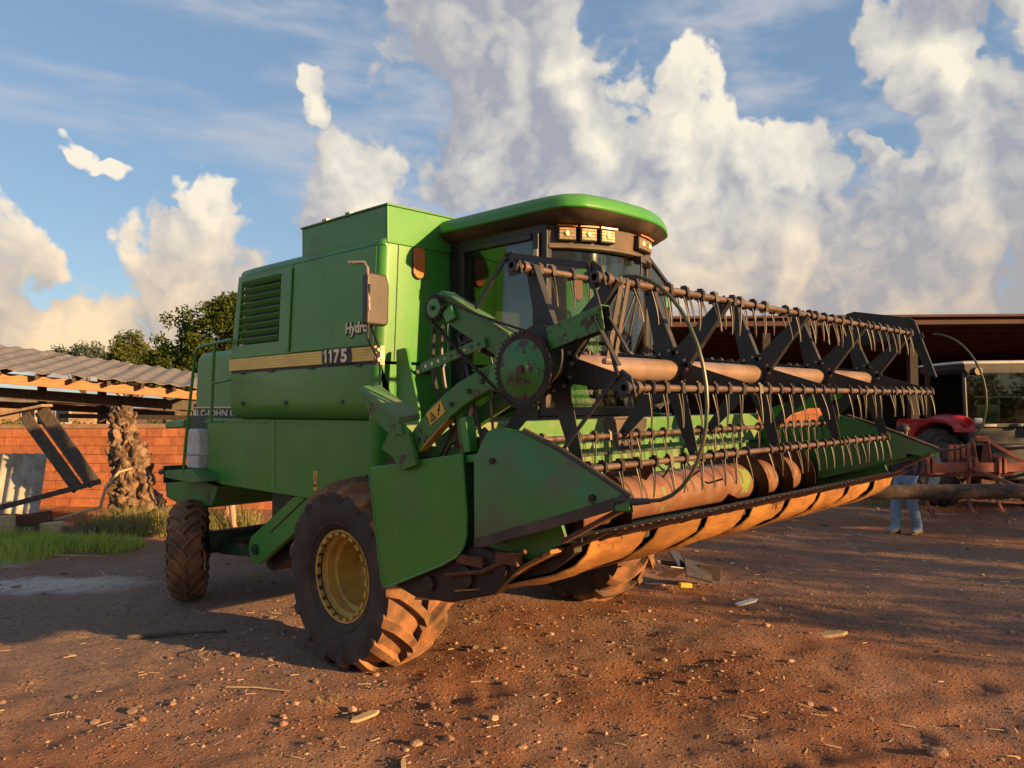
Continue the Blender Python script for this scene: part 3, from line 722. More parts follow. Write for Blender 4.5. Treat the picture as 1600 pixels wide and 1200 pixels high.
# leaning wooden frame
fr = thing('broken_wooden_frame', YD(-8.3, 13.6), 'dark broken timber frame leaning over by the brick wall', 'wooden frame')
def lbar(name, a, b, w, h, m, upv=(0, 0, 1), bev=0.006): put(name, MB().bar(YD(*a), YD(*b), w, h, upv), m, fr, bevel=bev)
nf = tuple(-vd)
lbar('plank', (-8.42, 13.7, 1.98), (-7.38, 13.5, 0.72), 0.05, 0.19, WOODD, tuple(rd))
lbar('plank', (-8.14, 13.75, 2.08), (-7.12, 13.55, 0.80), 0.05, 0.21, WOODD, tuple(rd))
lbar('slat', (-8.27, 13.80, 2.02), (-7.28, 13.60, 0.80), 0.03, 0.07, WOODG, tuple(rd))
lbar('roof_board', (-10.3, 13.6, 1.70), (-8.02, 13.7, 2.15), 0.34, 0.045, WOODG, (0, 0, 1))
lbar('long_beam', (-9.3, 13.2, 0.26), (-6.95, 13.4, 0.86), 0.07, 0.09, WOODD)
lbar('base_beam', (-9.0, 13.0, 0.12), (-7.6, 13.1, 0.30), 0.12, 0.24, RUST)

# grey corrugated sheet against the wall
sh = put('corrugated_sheet', corrugated(YD(-10.4, 15.3, 0.10), YD(-8.95, 15.05, 0.10) - YD(-10.4, 15.3, 0.10), YD(-10.5, 15.75, 1.22) - YD(-10.4, 15.3, 0.10), 6, 0.03, 0.008, 8, 2), FIBREG, origin=YD(-9.5, 15.2), angle=60)
tag(sh, 'pale grey corrugated sheet leaning against the brick wall', 'roof sheet')

# gnarled stump standing on end
def stump():
    from mathutils import noise as mn
    root = thing('tree_stump', YD(-6.85, 14.3), 'tall gnarled tree stump standing on end before the brick wall', 'stump')
    c0 = YD(-6.72, 14.3, -0.05)
    rings = []; n = 72; m = 90
    for i in range(m):
        f = i / (m - 1); z = f * 2.12
        cx = -0.36 * f ** 1.3; rad = 0.36 * (1 - 0.52 * f ** 1.5) + 0.10 * (1 - f) ** 3
        if f > .93: rad *= max(0.25, 1 - (f - .93) * 9)
        ring = []
        for k in range(n):
            a = 2 * pi * k / n
            p3 = Vector((cos(a) * 1.1, sin(a) * 1.1, z * 1.7))
            lump = mn.fractal(p3 * 1.6 + Vector((3, 1, 5)), 0.9, 2.1, 4) * 0.20
            cell = mn.voronoi(Vector((cos(a) * 1.5, sin(a) * 1.5, z * 4.6 + 0.6 * sin(3 * a))))[0][0]
            rr2 = rad * (1 + lump * 1.5) + 0.17 * (0.42 - cell) + 0.03 * mn.noise(p3 * 9)
            # deep vertical cleft on the viewer's side
            da = (a - (atan2(-vd.y, -vd.x) + 0.30 + 0.3 * sin(z * 2.2)) + pi) % (2 * pi) - pi
            rr2 *= 1 - 0.50 * math.exp(-(da / 0.20) ** 2) * (1 if f < 0.78 else 0.2)
            q = c0 + rd * cx
            ring.append((q.x + cos(a) * rr2, q.y + sin(a) * rr2, z))
        rings.append(ring)
    tb_ = MB().loft(rings); g = random.Random(9)
    for i in range(230):                     # overlapping ragged stubs of old leaf bases
        ri = int(g.uniform(2, m - 6)); k = int(g.uniform(0, n)); p = Vector(rings[ri][k]); cc = Vector((0, 0, 0))
        for q_ in rings[ri]: cc += Vector(q_)
        o_ = (p - cc / n); o_.z = 0; o_.normalize(); tn = Vector((-o_.y, o_.x, 0)); L = g.uniform(.06, .17); w = g.uniform(.03, .07)
        d_ = (o_ * g.uniform(.25, .7) + Vector((0, 0, g.choice((1, 1, -.5)))) + tn * g.uniform(-.5, .5)).normalized()
        p = p - o_ * .03; t2 = d_.cross(o_).normalized()
        tb_.loft([[p + t2 * w * a_ * s1 + o_ * .022 * b_ * s1 + d_ * L * f_ for a_, b_ in ((-1, -.6), (-.6, 1), (.6, 1), (1, -.6))] for f_, s1 in ((0, 1), (.5, 1.05), (.85, .7), (1, .25))])
    put('trunk', tb_, ROOTW, root, angle=50)
    put('broken_branch', MB().tube([YD(-6.25, 14.1, 0.95), YD(-6.05, 14.0, 1.02), YD(-5.85, 13.95, 0.98)], 0.05, 8, 0.015), ROOTW, root)
    put('root_foot', MB().ball(YD(-6.05, 14.1, 0.16), 0.30, 12, 8, (1.2, 1, 0.7)), ROOTW, root)
stump()
stick([(-7.75, 13.3, 0.18), (-7.2, 13.3, 0.34), (-6.92, 13.35, 0.40), (-6.86, 13.4, 0.72), (-6.68, 13.5, 0.98), (-6.5, 13.6, 1.02)], 0.030, 'long crooked pale branch resting against the tall stump', PALEW, 'crooked_branch', 'branch', 0.02)
for i, (la, de, sx, sz, lb) in enumerate([(-8.1, 12.75, 0.20, 0.42, 'upright pale block of cut wood by the wooden frame'), (-7.45, 12.9, 0.30, 0.28, 'pale notched block of cut wood with a dark hole')]):
    q = YD(la, de, 0.0); mb = MB(); n = 10; rings = []
    for z in (0, .3, .7, 1):
        rings.append([(q.x + cos(2 * pi * k / n) * sx * (.55 + .14 * hash01(k, z, i)), q.y + sin(2 * pi * k / n) * sx * .5, -0.03 + z * sz) for k in range(n)])
    o = put('cut_log', mb.loft(rings), PALEW, origin=q, bevel=0.01); tag(o, lb, 'log', 'cut wood beside the wall')
lg = put('fallen_log', MB().tube([YD(-9.6, 12.6, .1), YD(-8.2, 12.75, .13), YD(-6.8, 13.0, .10)], 0.10, 10, 0.07), BARK, origin=YD(-8, 12.8)); tag(lg, 'dark log lying in the grass at the foot of the wall', 'log')

def grass_patch(name, spots, n, hmin, hmax, m, label, seed, lean=0.5, wid=0.006):
    g = random.Random(seed); vs = []; fs = []
    for i in range(n):
        la, de, ra, rb_ = g.choice(spots)
        t_ = g.uniform(0, 2 * pi); u = sqrt(g.random()); q = YD(la + cos(t_) * u * ra, de + sin(t_) * u * rb_)
        z = gz(q.x, q.y) - 0.01; h = g.uniform(hmin, hmax) * (1.15 - 0.6 * u); a = g.uniform(0, 2 * pi); l = g.uniform(.1, lean) * h; b = g.uniform(0, 2 * pi)
        dx, dy = cos(a), sin(a); w = wid * g.uniform(.6, 1.4); lx, ly = cos(b) * l, sin(b) * l
        k = len(vs)
        vs += [(q.x - dx * w, q.y - dy * w, z), (q.x + dx * w, q.y + dy * w, z), (q.x + lx * .35 + dx * w * .7, q.y + ly * .35 + dy * w * .7, z + h * .6), (q.x + lx * .35 - dx * w * .7, q.y + ly * .35 - dy * w * .7, z + h * .6), (q.x + lx, q.y + ly, z + h * (1 - .25 * l / h))]
        fs += [(k, k + 1, k + 2, k + 3), (k + 3, k + 2, k + 4)]
    me = bpy.data.meshes.new(name); me.from_pydata(vs, [], fs); me.materials.append(m)
    o = link(bpy.data.objects.new(name, me)); tag(o, label, 'grass', kind='stuff')
grass_patch('short_grass', [(-7.4, 11.2, 1.0, .7), (-8.2, 11.9, 1.1, .6), (-6.3, 12.0, .75, .45), (-7.0, 11.9, .6, .4), (-8.0, 10.6, .8, .6), (-7.8, 12.4, .9, .5)], 11000, 0.10, 0.34, GRASS, 'bright green short grass in front of the brick wall', 1, .7)
grass_patch('tall_grass', [(-6.6, 13.6, .9, .5), (-5.6, 13.6, .7, .5), (-5.0, 13.9, .6, .5), (-6.0, 13.2, .9, .4), (-9.0, 12.6, .6, .5), (-8.6, 12.9, .5, .4)], 5200, 0.25, 0.62, GRASS_T, 'tall half dry grass around the stump and scrap', 2, .6)
grass_patch('weed_tuft', [(7.5, 16.3, .35, .25), (9.0, 11.8, .5, .3), (9.9, 12.2, .5, .3)], 500, 0.10, 0.26, GRASS_T, 'sparse green weeds on the dirt by the person in jeans', 4, .6)
grass_patch('small_weed', [(-1.35, 5.75, .10, .08), (-3.55, 7.9, .12, .06)], 90, 0.03, 0.09, GRASS_T, 'tiny dry weeds growing in the wheel shadow', 5, .9, .003)

# ------------------------------------------------------------------ trees
def tree(name, base, h, crown, nclump, nleaf, leaf, m, label, seed, group, trunk_r=0.18, bare=0):
    """crown = list of (dx,dy,dz,rx,ry,rz) ellipsoids relative to base"""
    g = random.Random(seed); base = Vector(base)
    root = thing(name, base, label, 'tree', group)
    tb = MB(); fork = base + Vector((g.uniform(-.2, .2), g.uniform(-.2, .2), h * .38))
    tb.tube([base + Vector((0, 0, -.1)), base.lerp(fork, .5) + Vector((.08, .05, 0)), fork], trunk_r, 10, trunk_r * .7)
    cl = []
    for i in range(nclump):
        c = g.choice(crown)
        while True:
            p = Vector((g.uniform(-1, 1), g.uniform(-1, 1), g.uniform(-1, 1)))
            if 0.30 < p.length < 1: break
        cl.append(base + Vector((c[0] + p.x * c[3], c[1] + p.y * c[4], c[2] + p.z * c[5])))
    for i in range(min(16, nclump)):
        q = cl[i * len(cl) // 16 if nclump >= 16 else i]
        mid = fork.lerp(q, .5) + Vector((g.uniform(-.3, .3), g.uniform(-.3, .3), g.uniform(0, .4)))
        tb.tube([fork, mid, q], trunk_r * .4, 6, trunk_r * .06)
    for i in range(bare):
        q = base + Vector((g.uniform(-1, 1) * crown[0][3] * 1.2, g.uniform(-1, 1) * crown[0][4], crown[0][2] - crown[0][5] * .3 + g.uniform(0, 1) * crown[0][5]))
        tb.tube([fork, fork.lerp(q, .5) + Vector((0, 0, .2)), q], trunk_r * .2, 5, trunk_r * .04)
    put('trunk', tb, BARK, root)
    vs = []; fs = []
    for i in range(nleaf):
        c = cl[int(g.random() * len(cl))]
        rad = leaf * 4.6 * g.random() ** .5
        d = Vector((g.gauss(0, 1), g.gauss(0, 1), g.gauss(0, .8))).normalized()
        p = c + d * rad
        a = Vector((g.gauss(0, 1), g.gauss(0, 1), g.gauss(0, 1))).normalized(); b = a.cross(Vector((g.gauss(0, 1), g.gauss(0, 1), g.gauss(0, 1)))).normalized()
        s = leaf * g.uniform(.6, 1.3); k = len(vs)
        vs += [p - a * s, p - b * s * .45, p + a * s, p + b * s * .45]
        fs.append((k, k + 1, k + 2, k + 3))
    o = wloc(root)
    me = bpy.data.meshes.new('crown'); me.from_pydata([tuple(v - o) for v in vs], [], fs); me.materials.append(m)
    link(bpy.data.objects.new('crown', me), root)
tree('dense_tree', YD(-12.2, 32, 0), 6.4, [(0, 0, 4.7, 1.9, 1.9, 1.6), (.7, -.5, 3.8, 1.9, 1.7, 1.2), (-1.0, .9, 3.7, 1.6, 1.5, 1.1), (.9, -.8, 5.7, 1.2, 1.2, 1.0)], 210, 26000, 0.085, LEAF_D, 'dark dense tree rising behind the harvester and shed', 3, 'trees behind the left shed', .22, 6)
tree('round_tree', YD(-19.2, 40, 0), 5.6, [(0, 0, 4.7, .95, .95, 1.1), (.45, -.45, 4.0, .8, .8, .8), (-.45, .45, 4.0, .8, .8, .8)], 130, 15000, 0.095, LEAF_L, 'rounded light green tree behind the shed roof', 4, 'trees behind the left shed', .18, 8)
tree('small_far_tree', YD(-48.5, 90, 0), 9, [(0, 0, 8.3, 1.4, 1.4, 1.5), (-1.8, 1.8, 7.8, .9, .9, 1.1)], 50, 2600, 0.20, LEAF_F, 'small hazy tree far away above the shed roof', 5, 'trees behind the left shed', .25)
tree('pale_tree', YD(-13.9, 34, 0), 4.6, [(0, 0, 3.5, .7, .7, 1.2), (.3, -.3, 2.6, .9, .9, 1.0)], 100, 10000, 0.085, LEAF_L, 'lighter green tree at the left edge of the dark dense tree', 6, 'trees behind the left shed', .14, 5)
for i, (la, de, w, hh, lb) in enumerate([(-17.5, 27, 2.2, 1.5, 'leftmost green bush seen under the shed roof'), (-14.2, 26, 1.8, 1.5, 'middle green bush seen under the shed roof beside the post'), (-10.0, 25, 2.2, 1.7, 'rightmost green bush seen under the shed roof')]):
    tree('bush', YD(la, de, 0), 1.2, [(0, 0, hh * .55, w, w, hh * .5)], 60, 4500, 0.085, LEAF_L if i != 2 else LEAF_D, lb, 20 + i, 'bushes behind the left shed', .06)
# row of trees beyond the right edge of the yard: they shade its right half from the low sun
for i, (la, de, h, w, lb) in enumerate([(16.4, 1.2, 3.4, 2.0, 'nearest broad tree beyond the right side of the yard'), (19.6, 3.0, 4.6, 2.2, 'second broad tree beyond the right side of the yard'), (22.0, 5.5, 6.0, 2.6, 'third broad tree beyond the right side of the yard'), (25.0, 9.0, 7.0, 3.0, 'farthest broad tree beyond the right side of the yard')]):
    tree('shade_tree', YD(la, de, 0), h, [(0, 0, h * .55, w, w, h * .42)], 70, (2600, 3600, 6000, 7000)[i], 0.11, LEAF_D, lb, 40 + i, 'trees along the right side of the yard', .18)

# little house seen under the shed roof, and the wires over it
hs = thing('small_house', YD(-19.6, 32.5), 'small cream house with white framed windows seen under the shed roof', 'house')
hp = lambda a, b: YD(-19.6 + a, 32.5 + b)
def hbox(name, a0, a1, b0, b1, z0, z1, m):
    c = hp((a0 + a1) / 2, (b0 + b1) / 2); put(name, MB().obox((c.x, c.y, (z0 + z1) / 2), (a1 - a0, b1 - b0, z1 - z0), Matrix((rd, vd, ud)).transposed()), m, hs)
hbox('wall', -2.5, 2.5, 0, 3, 0, 2.35, CEMENT)
hbox('window', 0.9, 1.55, -.04, -.003, 1.45, 2.2, WHITE); hbox('pane', .98, 1.47, -.06, -.043, 1.53, 2.12, BLACK)
hbox('window', -.5, .15, -.04, -.003, 1.45, 2.2, WHITE); hbox('pane', -.42, .07, -.06, -.043, 1.53, 2.12, BLACK)
hbox('roof', -2.8, 2.8, -.3, 3.3, 2.354, 2.5, FIBRE)
for i, (z0, z1, lb) in enumerate([(7.3, 6.4, 'uppermost thin power line crossing over the shed'), (6.5, 5.75, 'middle thin power line crossing over the shed'), (6.2, 5.2, 'lowest thin power line crossing over the shed')]):
    a = YD(-62, 60 + i * .4, z0 + 0.4); b = YD(-18, 66 + i * .4, z1 - 0.3); P = []
    for k in range(13):
        f = k / 12; q = a.lerp(b, f); q.z -= 0.5 * sin(pi * f); P.append(q)
    o = put('power_line', MB().tube(P, 0.022, 5), WIRE, origin=a); tag(o, lb, 'power line', 'power lines over the shed')

# ------------------------------------------------------------------ right hand shed
bs = thing('machinery_shed', YD(8, 26), 'big dark open machinery shed filling the right background', 'shed')
def yb(name, a0, a1, b0, b1, z0, z1, m, parent=bs, bev=0):
    c = YD((a0 + a1) / 2, (b0 + b1) / 2); return put(name, MB().obox((c.x, c.y, (z0 + z1) / 2), (a1 - a0, b1 - b0, z1 - z0), Matrix((rd, vd, ud)).transposed()), m, parent, bevel=bev)
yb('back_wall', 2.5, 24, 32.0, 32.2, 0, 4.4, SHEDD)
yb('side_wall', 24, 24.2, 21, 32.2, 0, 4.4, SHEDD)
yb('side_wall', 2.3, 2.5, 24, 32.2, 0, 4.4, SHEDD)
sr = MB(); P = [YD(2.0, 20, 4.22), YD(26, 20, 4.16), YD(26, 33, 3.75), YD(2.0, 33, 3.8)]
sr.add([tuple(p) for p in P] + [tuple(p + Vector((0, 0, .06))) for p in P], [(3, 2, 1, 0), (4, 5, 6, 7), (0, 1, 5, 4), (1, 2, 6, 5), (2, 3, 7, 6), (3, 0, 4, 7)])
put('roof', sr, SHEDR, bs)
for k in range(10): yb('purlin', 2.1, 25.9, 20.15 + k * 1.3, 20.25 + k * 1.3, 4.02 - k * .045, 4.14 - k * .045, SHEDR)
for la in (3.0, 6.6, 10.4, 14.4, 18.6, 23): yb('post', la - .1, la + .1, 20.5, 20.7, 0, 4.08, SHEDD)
brick_wall('brick_half_wall', YD(7.0, 22.8), YD(9.3, 22.6), 10, 0.19, 0.36, 'sunlit orange block wall seen through the reel inside the shed', False)
# ================================================================== combine harvester
CH = thing('combine_harvester', (5.3, 6.5, 0), 'large green combine harvester with its grain header raised in the yard', 'harvester')
XS, XC = 3.87, 5.3                       # left side plane, centre plane
def mx(x): return 2 * XC - x             # mirror to the right side
def part(name, mb, m, parent=CH, **kw): return put(name, mb, m, parent, **kw)
def arc(cy, cz, r, a0, a1, n=6): return [(cy + r * cos(radians(a0 + (a1 - a0) * i / n)), cz + r * sin(radians(a0 + (a1 - a0) * i / n))) for i in range(n + 1)]
def holed(xa, xb, yz0, yz1, h0, h1):
    """plate (x thickness xa..xb) with quad outline yz0..: corners listed rear-bottom, front-bottom, front-top, rear-top and a hole alike"""
    mb = MB(); O = yz0; H = h0
    vs = [(xa, *p) for p in O] + [(xa, *p) for p in H] + [(xb, *p) for p in O] + [(xb, *p) for p in H]
    fs = []
    for i in range(4):
        j = (i + 1) % 4
        fs += [(i, j, 4 + j, 4 + i), (8 + i, 12 + i, 12 + j, 8 + j), (i, 8 + i, 8 + j, j), (4 + i, 4 + j, 12 + j, 12 + i)]
    return mb.add(vs, fs)

# ---- upper body: engine side with louvres, tank, front panel
rearT, rearB = 7.40, 7.575
def rear_y(z): return rearB + (rearT - rearB) * (z - 2.57) / (3.40 - 2.57)
def front_y(z): return 5.13 + (5.06 - 5.13) * (z - 2.45) / 1.0
gT, gB = 3.33, 2.705
O = [(rear_y(2.58), 2.58), (6.45, 2.58), (6.38, 3.39), (rear_y(3.39), 3.39)]
Hh = [(7.44, gB), (6.65, gB), (6.60, gT), (7.33, gT)]
part('louvre_panel', holed(XS, XS + .03, O, None, Hh, None), GREEN, bevel=0.006)
mb = MB(); mb.prism([(6.445, 2.58), (front_y(2.58) + .07, 2.58), (front_y(3.39) + .07, 3.39), (6.375, 3.39)], 'x', XS - 0.004, XS + .03)
part('side_panel', mb, GREEN, bevel=0.012, seg=3)
part('panel_rib', MB().bar((XS - .010, 6.47, 2.60), (XS - .010, 6.40, 3.36), 0.02, 0.045, (0, 1, 0)), GREEN, bevel=.006)
nsl = 9
for i in range(nsl):
    f = (i + 0.6) / nsl; z = gB + (gT - gB) * f
    ya = 7.44 + (7.33 - 7.44) * f; yb_ = 6.65 + (6.60 - 6.65) * f
    part('louvre_slat', MB().bar((XS + .012, ya, z), (XS + .012, yb_, z), 0.05, 0.012, (0.75, 0, 0.66)), GREEN, bevel=.002)
part('bay_dark_sheet', MB().box((XS + .09, 6.5, 2.5), (XS + .12, 7.45, 3.36)), BLACK)  # black sheet standing in for the dark inside behind the louvres
part('engine_block', MB().box((XS + .13, 6.55, 2.4), (5.2, 7.3, 3.2)), DARKRUST)
# rounded shoulder running along the top
sec = [(0.0, 3.392)] + [(0.13 - 0.13 * cos(radians(a)), 3.392 + 0.085 * sin(radians(a))) for a in (20, 40, 60, 80, 90)] + [(1.43, 3.50), (1.43, 3.40), (0.06, 3.392)]
mb = MB(); rings = []
for y, kx in ((7.42, .05), (7.38, .015), (7.2, 0), (5.15, 0), (5.09, .01), (5.065, .035)):
    rings.append([(XS + max(x, kx), y - (z - 3.392) * 0.1 * (1 if y > 7 else 0), z - (kx * .4 if x < 1 else 0)) for x, z in sec])
part('top_shoulder', mb.loft(rings), GREEN, angle=50)
mb = MB(); rings = []
part('right_side_panel', MB().prism([(rear_y(2.58), 2.0), (5.13, 2.0), (5.06, 3.46), (rear_y(3.4), 3.4)], 'x', mx(XS), mx(XS) - .03), GREEN, bevel=.01)
part('right_top', MB().box((XC, 5.08, 3.38), (mx(XS) + -.03, 7.38, 3.48)), GREEN, bevel=.02)
# grain tank extension
mb = MB()
for a, b in (((3.91, 5.05, 3.40), (6.69, 5.075, 3.70)), ((3.91, 6.28, 3.40), (6.69, 6.305, 3.70)), ((3.91, 5.076, 3.40), (3.935, 6.279, 3.70)), ((6.665, 5.076, 3.40), (6.69, 6.279, 3.70))): mb.box(a, b)
tk = part('grain_tank', mb, GREEN, bevel=.006)
mb = MB()
for a, b in (((3.90, 5.04, 3.702), (6.70, 5.085, 3.716)), ((3.90, 6.27, 3.702), (6.70, 6.315, 3.716)), ((3.90, 5.086, 3.702), (3.945, 6.269, 3.716)), ((6.655, 5.086, 3.702), (6.70, 6.269, 3.716))): mb.box(a, b)
part('tank_rim', mb, GREEN_W, tk)
part('tank_floor', MB().box((3.94, 5.08, 3.30), (6.66, 6.27, 3.34)), GREEN_W, tk)
for y in (5.55, 5.9): part('rim_clip', MB().box((3.90, y, 3.718), (3.95, y + .07, 3.735)), GALV, tk)
# front wall of the body (lit face) with rounded left corner
def corner_wall(z0, z1, dy=0.0, r=0.07, x1=4.60):
    rings = []
    for z in (z0, (z0 + z1) / 2, z1):
        yf = front_y(z) + dy
        pts = [(XS + .004, yf + r + .02)] + [(XS + .004 + r - r * cos(radians(a)), yf + r - r * sin(radians(a))) for a in (0, 22, 45, 68, 90)] + [(x1, yf), (x1, yf + .03), (XS + r + .02, yf + .03), (XS + .034, yf + r + .02)]
        rings.append([(x, y, z) for x, y in pts])
    return MB().loft(rings)
part('front_wall', corner_wall(2.455, 3.42), GREEN, angle=40)
part('panel_seam', MB().bar((4.03, front_y(2.46) - .002, 2.46), (4.03, front_y(3.41) - .002, 3.41), .008, .006, (0, 1, 0)), DARKGREEN)
part('front_wall_lower', corner_wall(1.55, 2.430, 0.006), GREEN, angle=40)
part('front_wall_right', MB().box((6.0, 5.07, 1.9), (6.70, 5.10, 3.42)), GREEN, bevel=.02)
part('rear_cab_wall', MB().box((4.60, 5.075, 1.9), (6.0, 5.10, 3.44)), GREEN)
for xx in (4.245, mx(4.245)):
    ov = [(xx + 0.062 * cos(a) , 3.285 + (.075 if sin(a) > 0 else -.075) + 0.062 * sin(a)) for a in [2 * pi * k / 24 for k in range(24)]]
    yy = front_y(3.28)
    mk = part('marker_lamp', MB().prism(ov, 'y', yy - .018, yy + .01), AMBER, bevel=.006)
    part('lamp_rim', MB().tube([(x, yy - .006, z) for x, z in ov] + [(ov[0][0], yy - .006, ov[0][1])], .009, 6), BLACK, mk)
# yellow stripe with ridges
mb = MB(); prof = []
nr = 5
for i in range(nr):
    z0 = 2.458 + i * 0.0236
    prof += [(0, z0), (-.004, z0 + .003), (-.004, z0 + .0195), (0, z0 + .0220)]
ring = [(XS - .006 + a, z) for a, z in prof]
rings = [[(x, y, z) for x, z in ring + [(XS + .02, 2.576), (XS + .02, 2.458)]] for y in (rearB + .01, 5.16)]
st = part('stripe', mb.loft(rings), STRIPE, angle=20)
# lower bulge: flat then rolling in
sec = [(0, 2.430), (0, 2.13), (.012, 2.06), (.05, 2.005), (.10, 1.985), (.20, 1.975), (.20, 2.0), (.12, 2.02), (.03, 2.08), (.03, 2.430)]
mb = MB(); rings = []
for y, kx in ((rearB + .03, .02), (rearB, 0.004), (5.25, 0), (5.18, 0.003), (5.145, .03), (5.13, .07)):
    rings.append([(XS + max(x, kx) if x < .03 else XS + x, y, z) for x, z in sec])
bg_ = part('side_bulge', mb.loft(rings), GREEN, angle=40)
part('seam', MB().box((XS + .012, 5.14, 2.431), (XS + .03, rearB, 2.457)), INK)
for y in (5.35, 6.05, 6.75, 7.3): part('hinge', MB().box((XS - .012, y, 2.42), (XS + .002, y + .085, 2.436)), DARKGREEN)
# lower side panel
lp = [(8.36, 1.975), (8.32, 1.60), (8.40, 1.33), (8.03, 1.275), (6.10, 1.25), (5.42, 1.53), (4.93, 1.80), (4.93, 1.975)]
part('lower_side_panel', MB().prism(lp, 'x', 4.0, 4.03), GREEN, bevel=.008)
part('right_lower_panel', MB().prism(lp, 'x', mx(4.0), mx(4.03)), GREEN)
part('threshing_body', MB().prism([(9.0, 1.5), (9.0, 2.0), (5.1, 2.0), (5.1, 1.7), (6.1, 1.32), (8.3, 1.32)], 'x', 4.06, mx(4.06)), DARKGREEN)
for k in range(14): part('rivet', MB().ball((3.998, 8.2 - k * .155, 1.935), .009, 6, 4, (.5, 1, 1)), GREEN)
for k in range(9): part('rivet', MB().ball((3.998, 7.9 - k * .21, 1.30 - .002 * k), .009, 6, 4, (.5, 1, 1)), GREEN)
part('panel_joint', MB().box((3.9985, 6.93, 1.27), (3.9995, 6.936, 1.97)), DARKGREEN)
part('panel_joint', MB().box((3.9985, 5.40, 1.55), (3.9995, 5.406, 1.97)), DARKGREEN)
for y in (5.6, 6.5, 7.3): part('latch', MB().box((XS - .006, y, 2.11), (XS + .002, y + .05, 2.15)), DARKGREEN, bevel=.003)
# warning stickers
def sticker(name, o, right, upv, out, w, h, parent=CH):
    r = Vector(right).normalized(); u = Vector(upv).normalized(); n = Vector(out).normalized(); o = Vector(o)
    def P(a, b, c): return tuple(o + r * a + u * b + n * c)
    def slab(poly, c0, c1):
        k = len(poly); return MB().add([P(a, b, c0) for a, b in poly] + [P(a, b, c1) for a, b in poly], [tuple(range(k))[::-1], tuple(range(k, 2 * k))] + [(i, (i + 1) % k, (i + 1) % k + k, i + k) for i in range(k)])
    s = part(name, slab([(0, 0), (w, 0), (w, h), (0, h)], 0, .002), DECAL, parent)
    return s, P, slab
s, P, slab = sticker('warning_sticker', (3.998, 6.265, 1.335), (0, -1, 0), (0, 0, 1), (-1, 0, 0), .062, .175)
m1 = slab([(.012, .10), (.05, .10), (.031, .155)], .0022, .004); part('warning_sign', m1, INK, s)
part('warning_sign', slab([(.021, .106), (.041, .106), (.031, .138)], .0042, .005), DECAL, s)
part('warning_sign', slab([(.004, .084), (.058, .084), (.058, .089), (.004, .089)], .0022, .004), INK, s)
part('warning_sign', slab([(.015 + .012 * cos(a), .045 + .014 * sin(a)) for a in [k * pi / 5 for k in range(10)]], .0022, .004), INK, s)
part('warning_sign', slab([(.034, .03), (.05, .036), (.046, .066), (.036, .06)], .0022, .004), INK, s)
# lettering on the side
def lettering(txt, size, y0, z0, x, name, bold, shear=0.0, space=1.0, width=None, shadow=0.010):
    for k, (m, dx, dy, dz, bl) in enumerate(((INK, 0, .006, -.008, bold + .006), (CREAM, -.0035, 0, 0, bold))):
        t = text_mb(txt, size, bl, shear, space, .0012)
        xs = [v[0] for v in t.v]; sc = 1 if width is None else width / (max(xs) - min(xs))
        t.v = [(v[0] * sc, v[1], v[2]) for v in t.v]
        text_on(t, (x + dx, y0 - dy, z0 + dz), (0, -1, 0), (0, 0, 1), (-1, 0, 0))
        part(name, t, m, smooth=False)
part('number_plate', MB().prism([(5.905, 2.452), (5.48, 2.452), (5.47, 2.50), (5.485, 2.585), (5.905, 2.585)], 'x', XS - .016, XS - .012), INK)
for k, c_ in enumerate('1175'):
    t = text_mb(c_, 0.150, .006, 0, 1.0, .0015) if c_ != '1' else MB().prism([(0, .076), (.004, .092), (.020, .108), (.040, .108), (.040, 0), (.018, 0), (.018, .080)], 'z', -.0015, .0015); x0_ = min(v[0] for v in t.v); sc = (.048 if c_ == '1' else .088) / (max(v[0] for v in t.v) - x0_); t.v = [((v[0] - x0_) * sc, v[1], v[2]) for v in t.v]
    part('digit', text_on(t, (XS - .019, 5.888 - (.01, .088, .165, .270)[k], 2.468), (0, -1, 0), (0, 0, 1), (-1, 0, 0)), CREAM, smooth=False)
lettering('Hydro', 0.125, 5.565, 2.70, XS - .008, 'model_lettering', .004, 0.12, 1.0, .31)
# ---- rear hood, ladder and rear end
hood = [(7.5, 1.95), (7.5, 2.735), (8.75, 2.725)] + arc(8.90, 2.575, .15, 90, 8, 5) + [(9.12, 1.95)]
rh = part('rear_hood', MB().prism(hood, 'x', 4.2, mx(4.2)), GREEN, bevel=.06, seg=4)
part('hood_stripe', MB().box((4.192, 8.20, 2.085), (4.198, 9.10, 2.10)), CREAM)
part('name_band', MB().box((4.190, 8.20, 1.975), (4.197, 9.11, 2.082)), INK)
t = text_mb('SLC-JOHN DEERE', 0.105, .003, 0, 1.0, .0015); xs = [v[0] for v in t.v]; sc = 1.40 / (max(xs) - min(xs))
t.v = [(v[0] * sc, v[1], v[2]) for v in t.v]
part('maker_lettering', text_on(t, (4.187, 9.09, 1.992), (0, -1, 0), (0, 0, 1), (-1, 0, 0)), CREAM, smooth=False)
part('letter_backing', MB().box((4.186, 9.03, 1.982), (4.1895, 9.10, 2.07)), CREAM)
part('hood_lower', MB().prism([(7.6, 1.94), (9.14, 1.94), (9.10, 1.35), (8.3, 1.30), (7.6, 1.45)], 'x', 4.22, mx(4.22)), GREEN, bevel=.02)
part('rear_guard', MB().prism([(9.05, 1.86), (9.55, 1.84), (9.57, 1.93), (9.05, 1.955)], 'x', 4.05, mx(4.05)), GREEN, bevel=.02)
part('straw_chute', MB().prism([(9.55, 1.22), (9.52, 1.03), (8.9, .93), (8.35, 1.02), (8.2, 1.24), (8.6, 1.28)], 'x', 4.05, mx(4.05)), GREEN_W, bevel=.01)
part('rear_platform', MB().prism([(8.98, 1.31), (8.98, 1.39), (8.30, 1.43), (8.05, 1.32), (8.30, 1.29)], 'x', 3.80, 4.21), GREEN_D, bevel=.008)
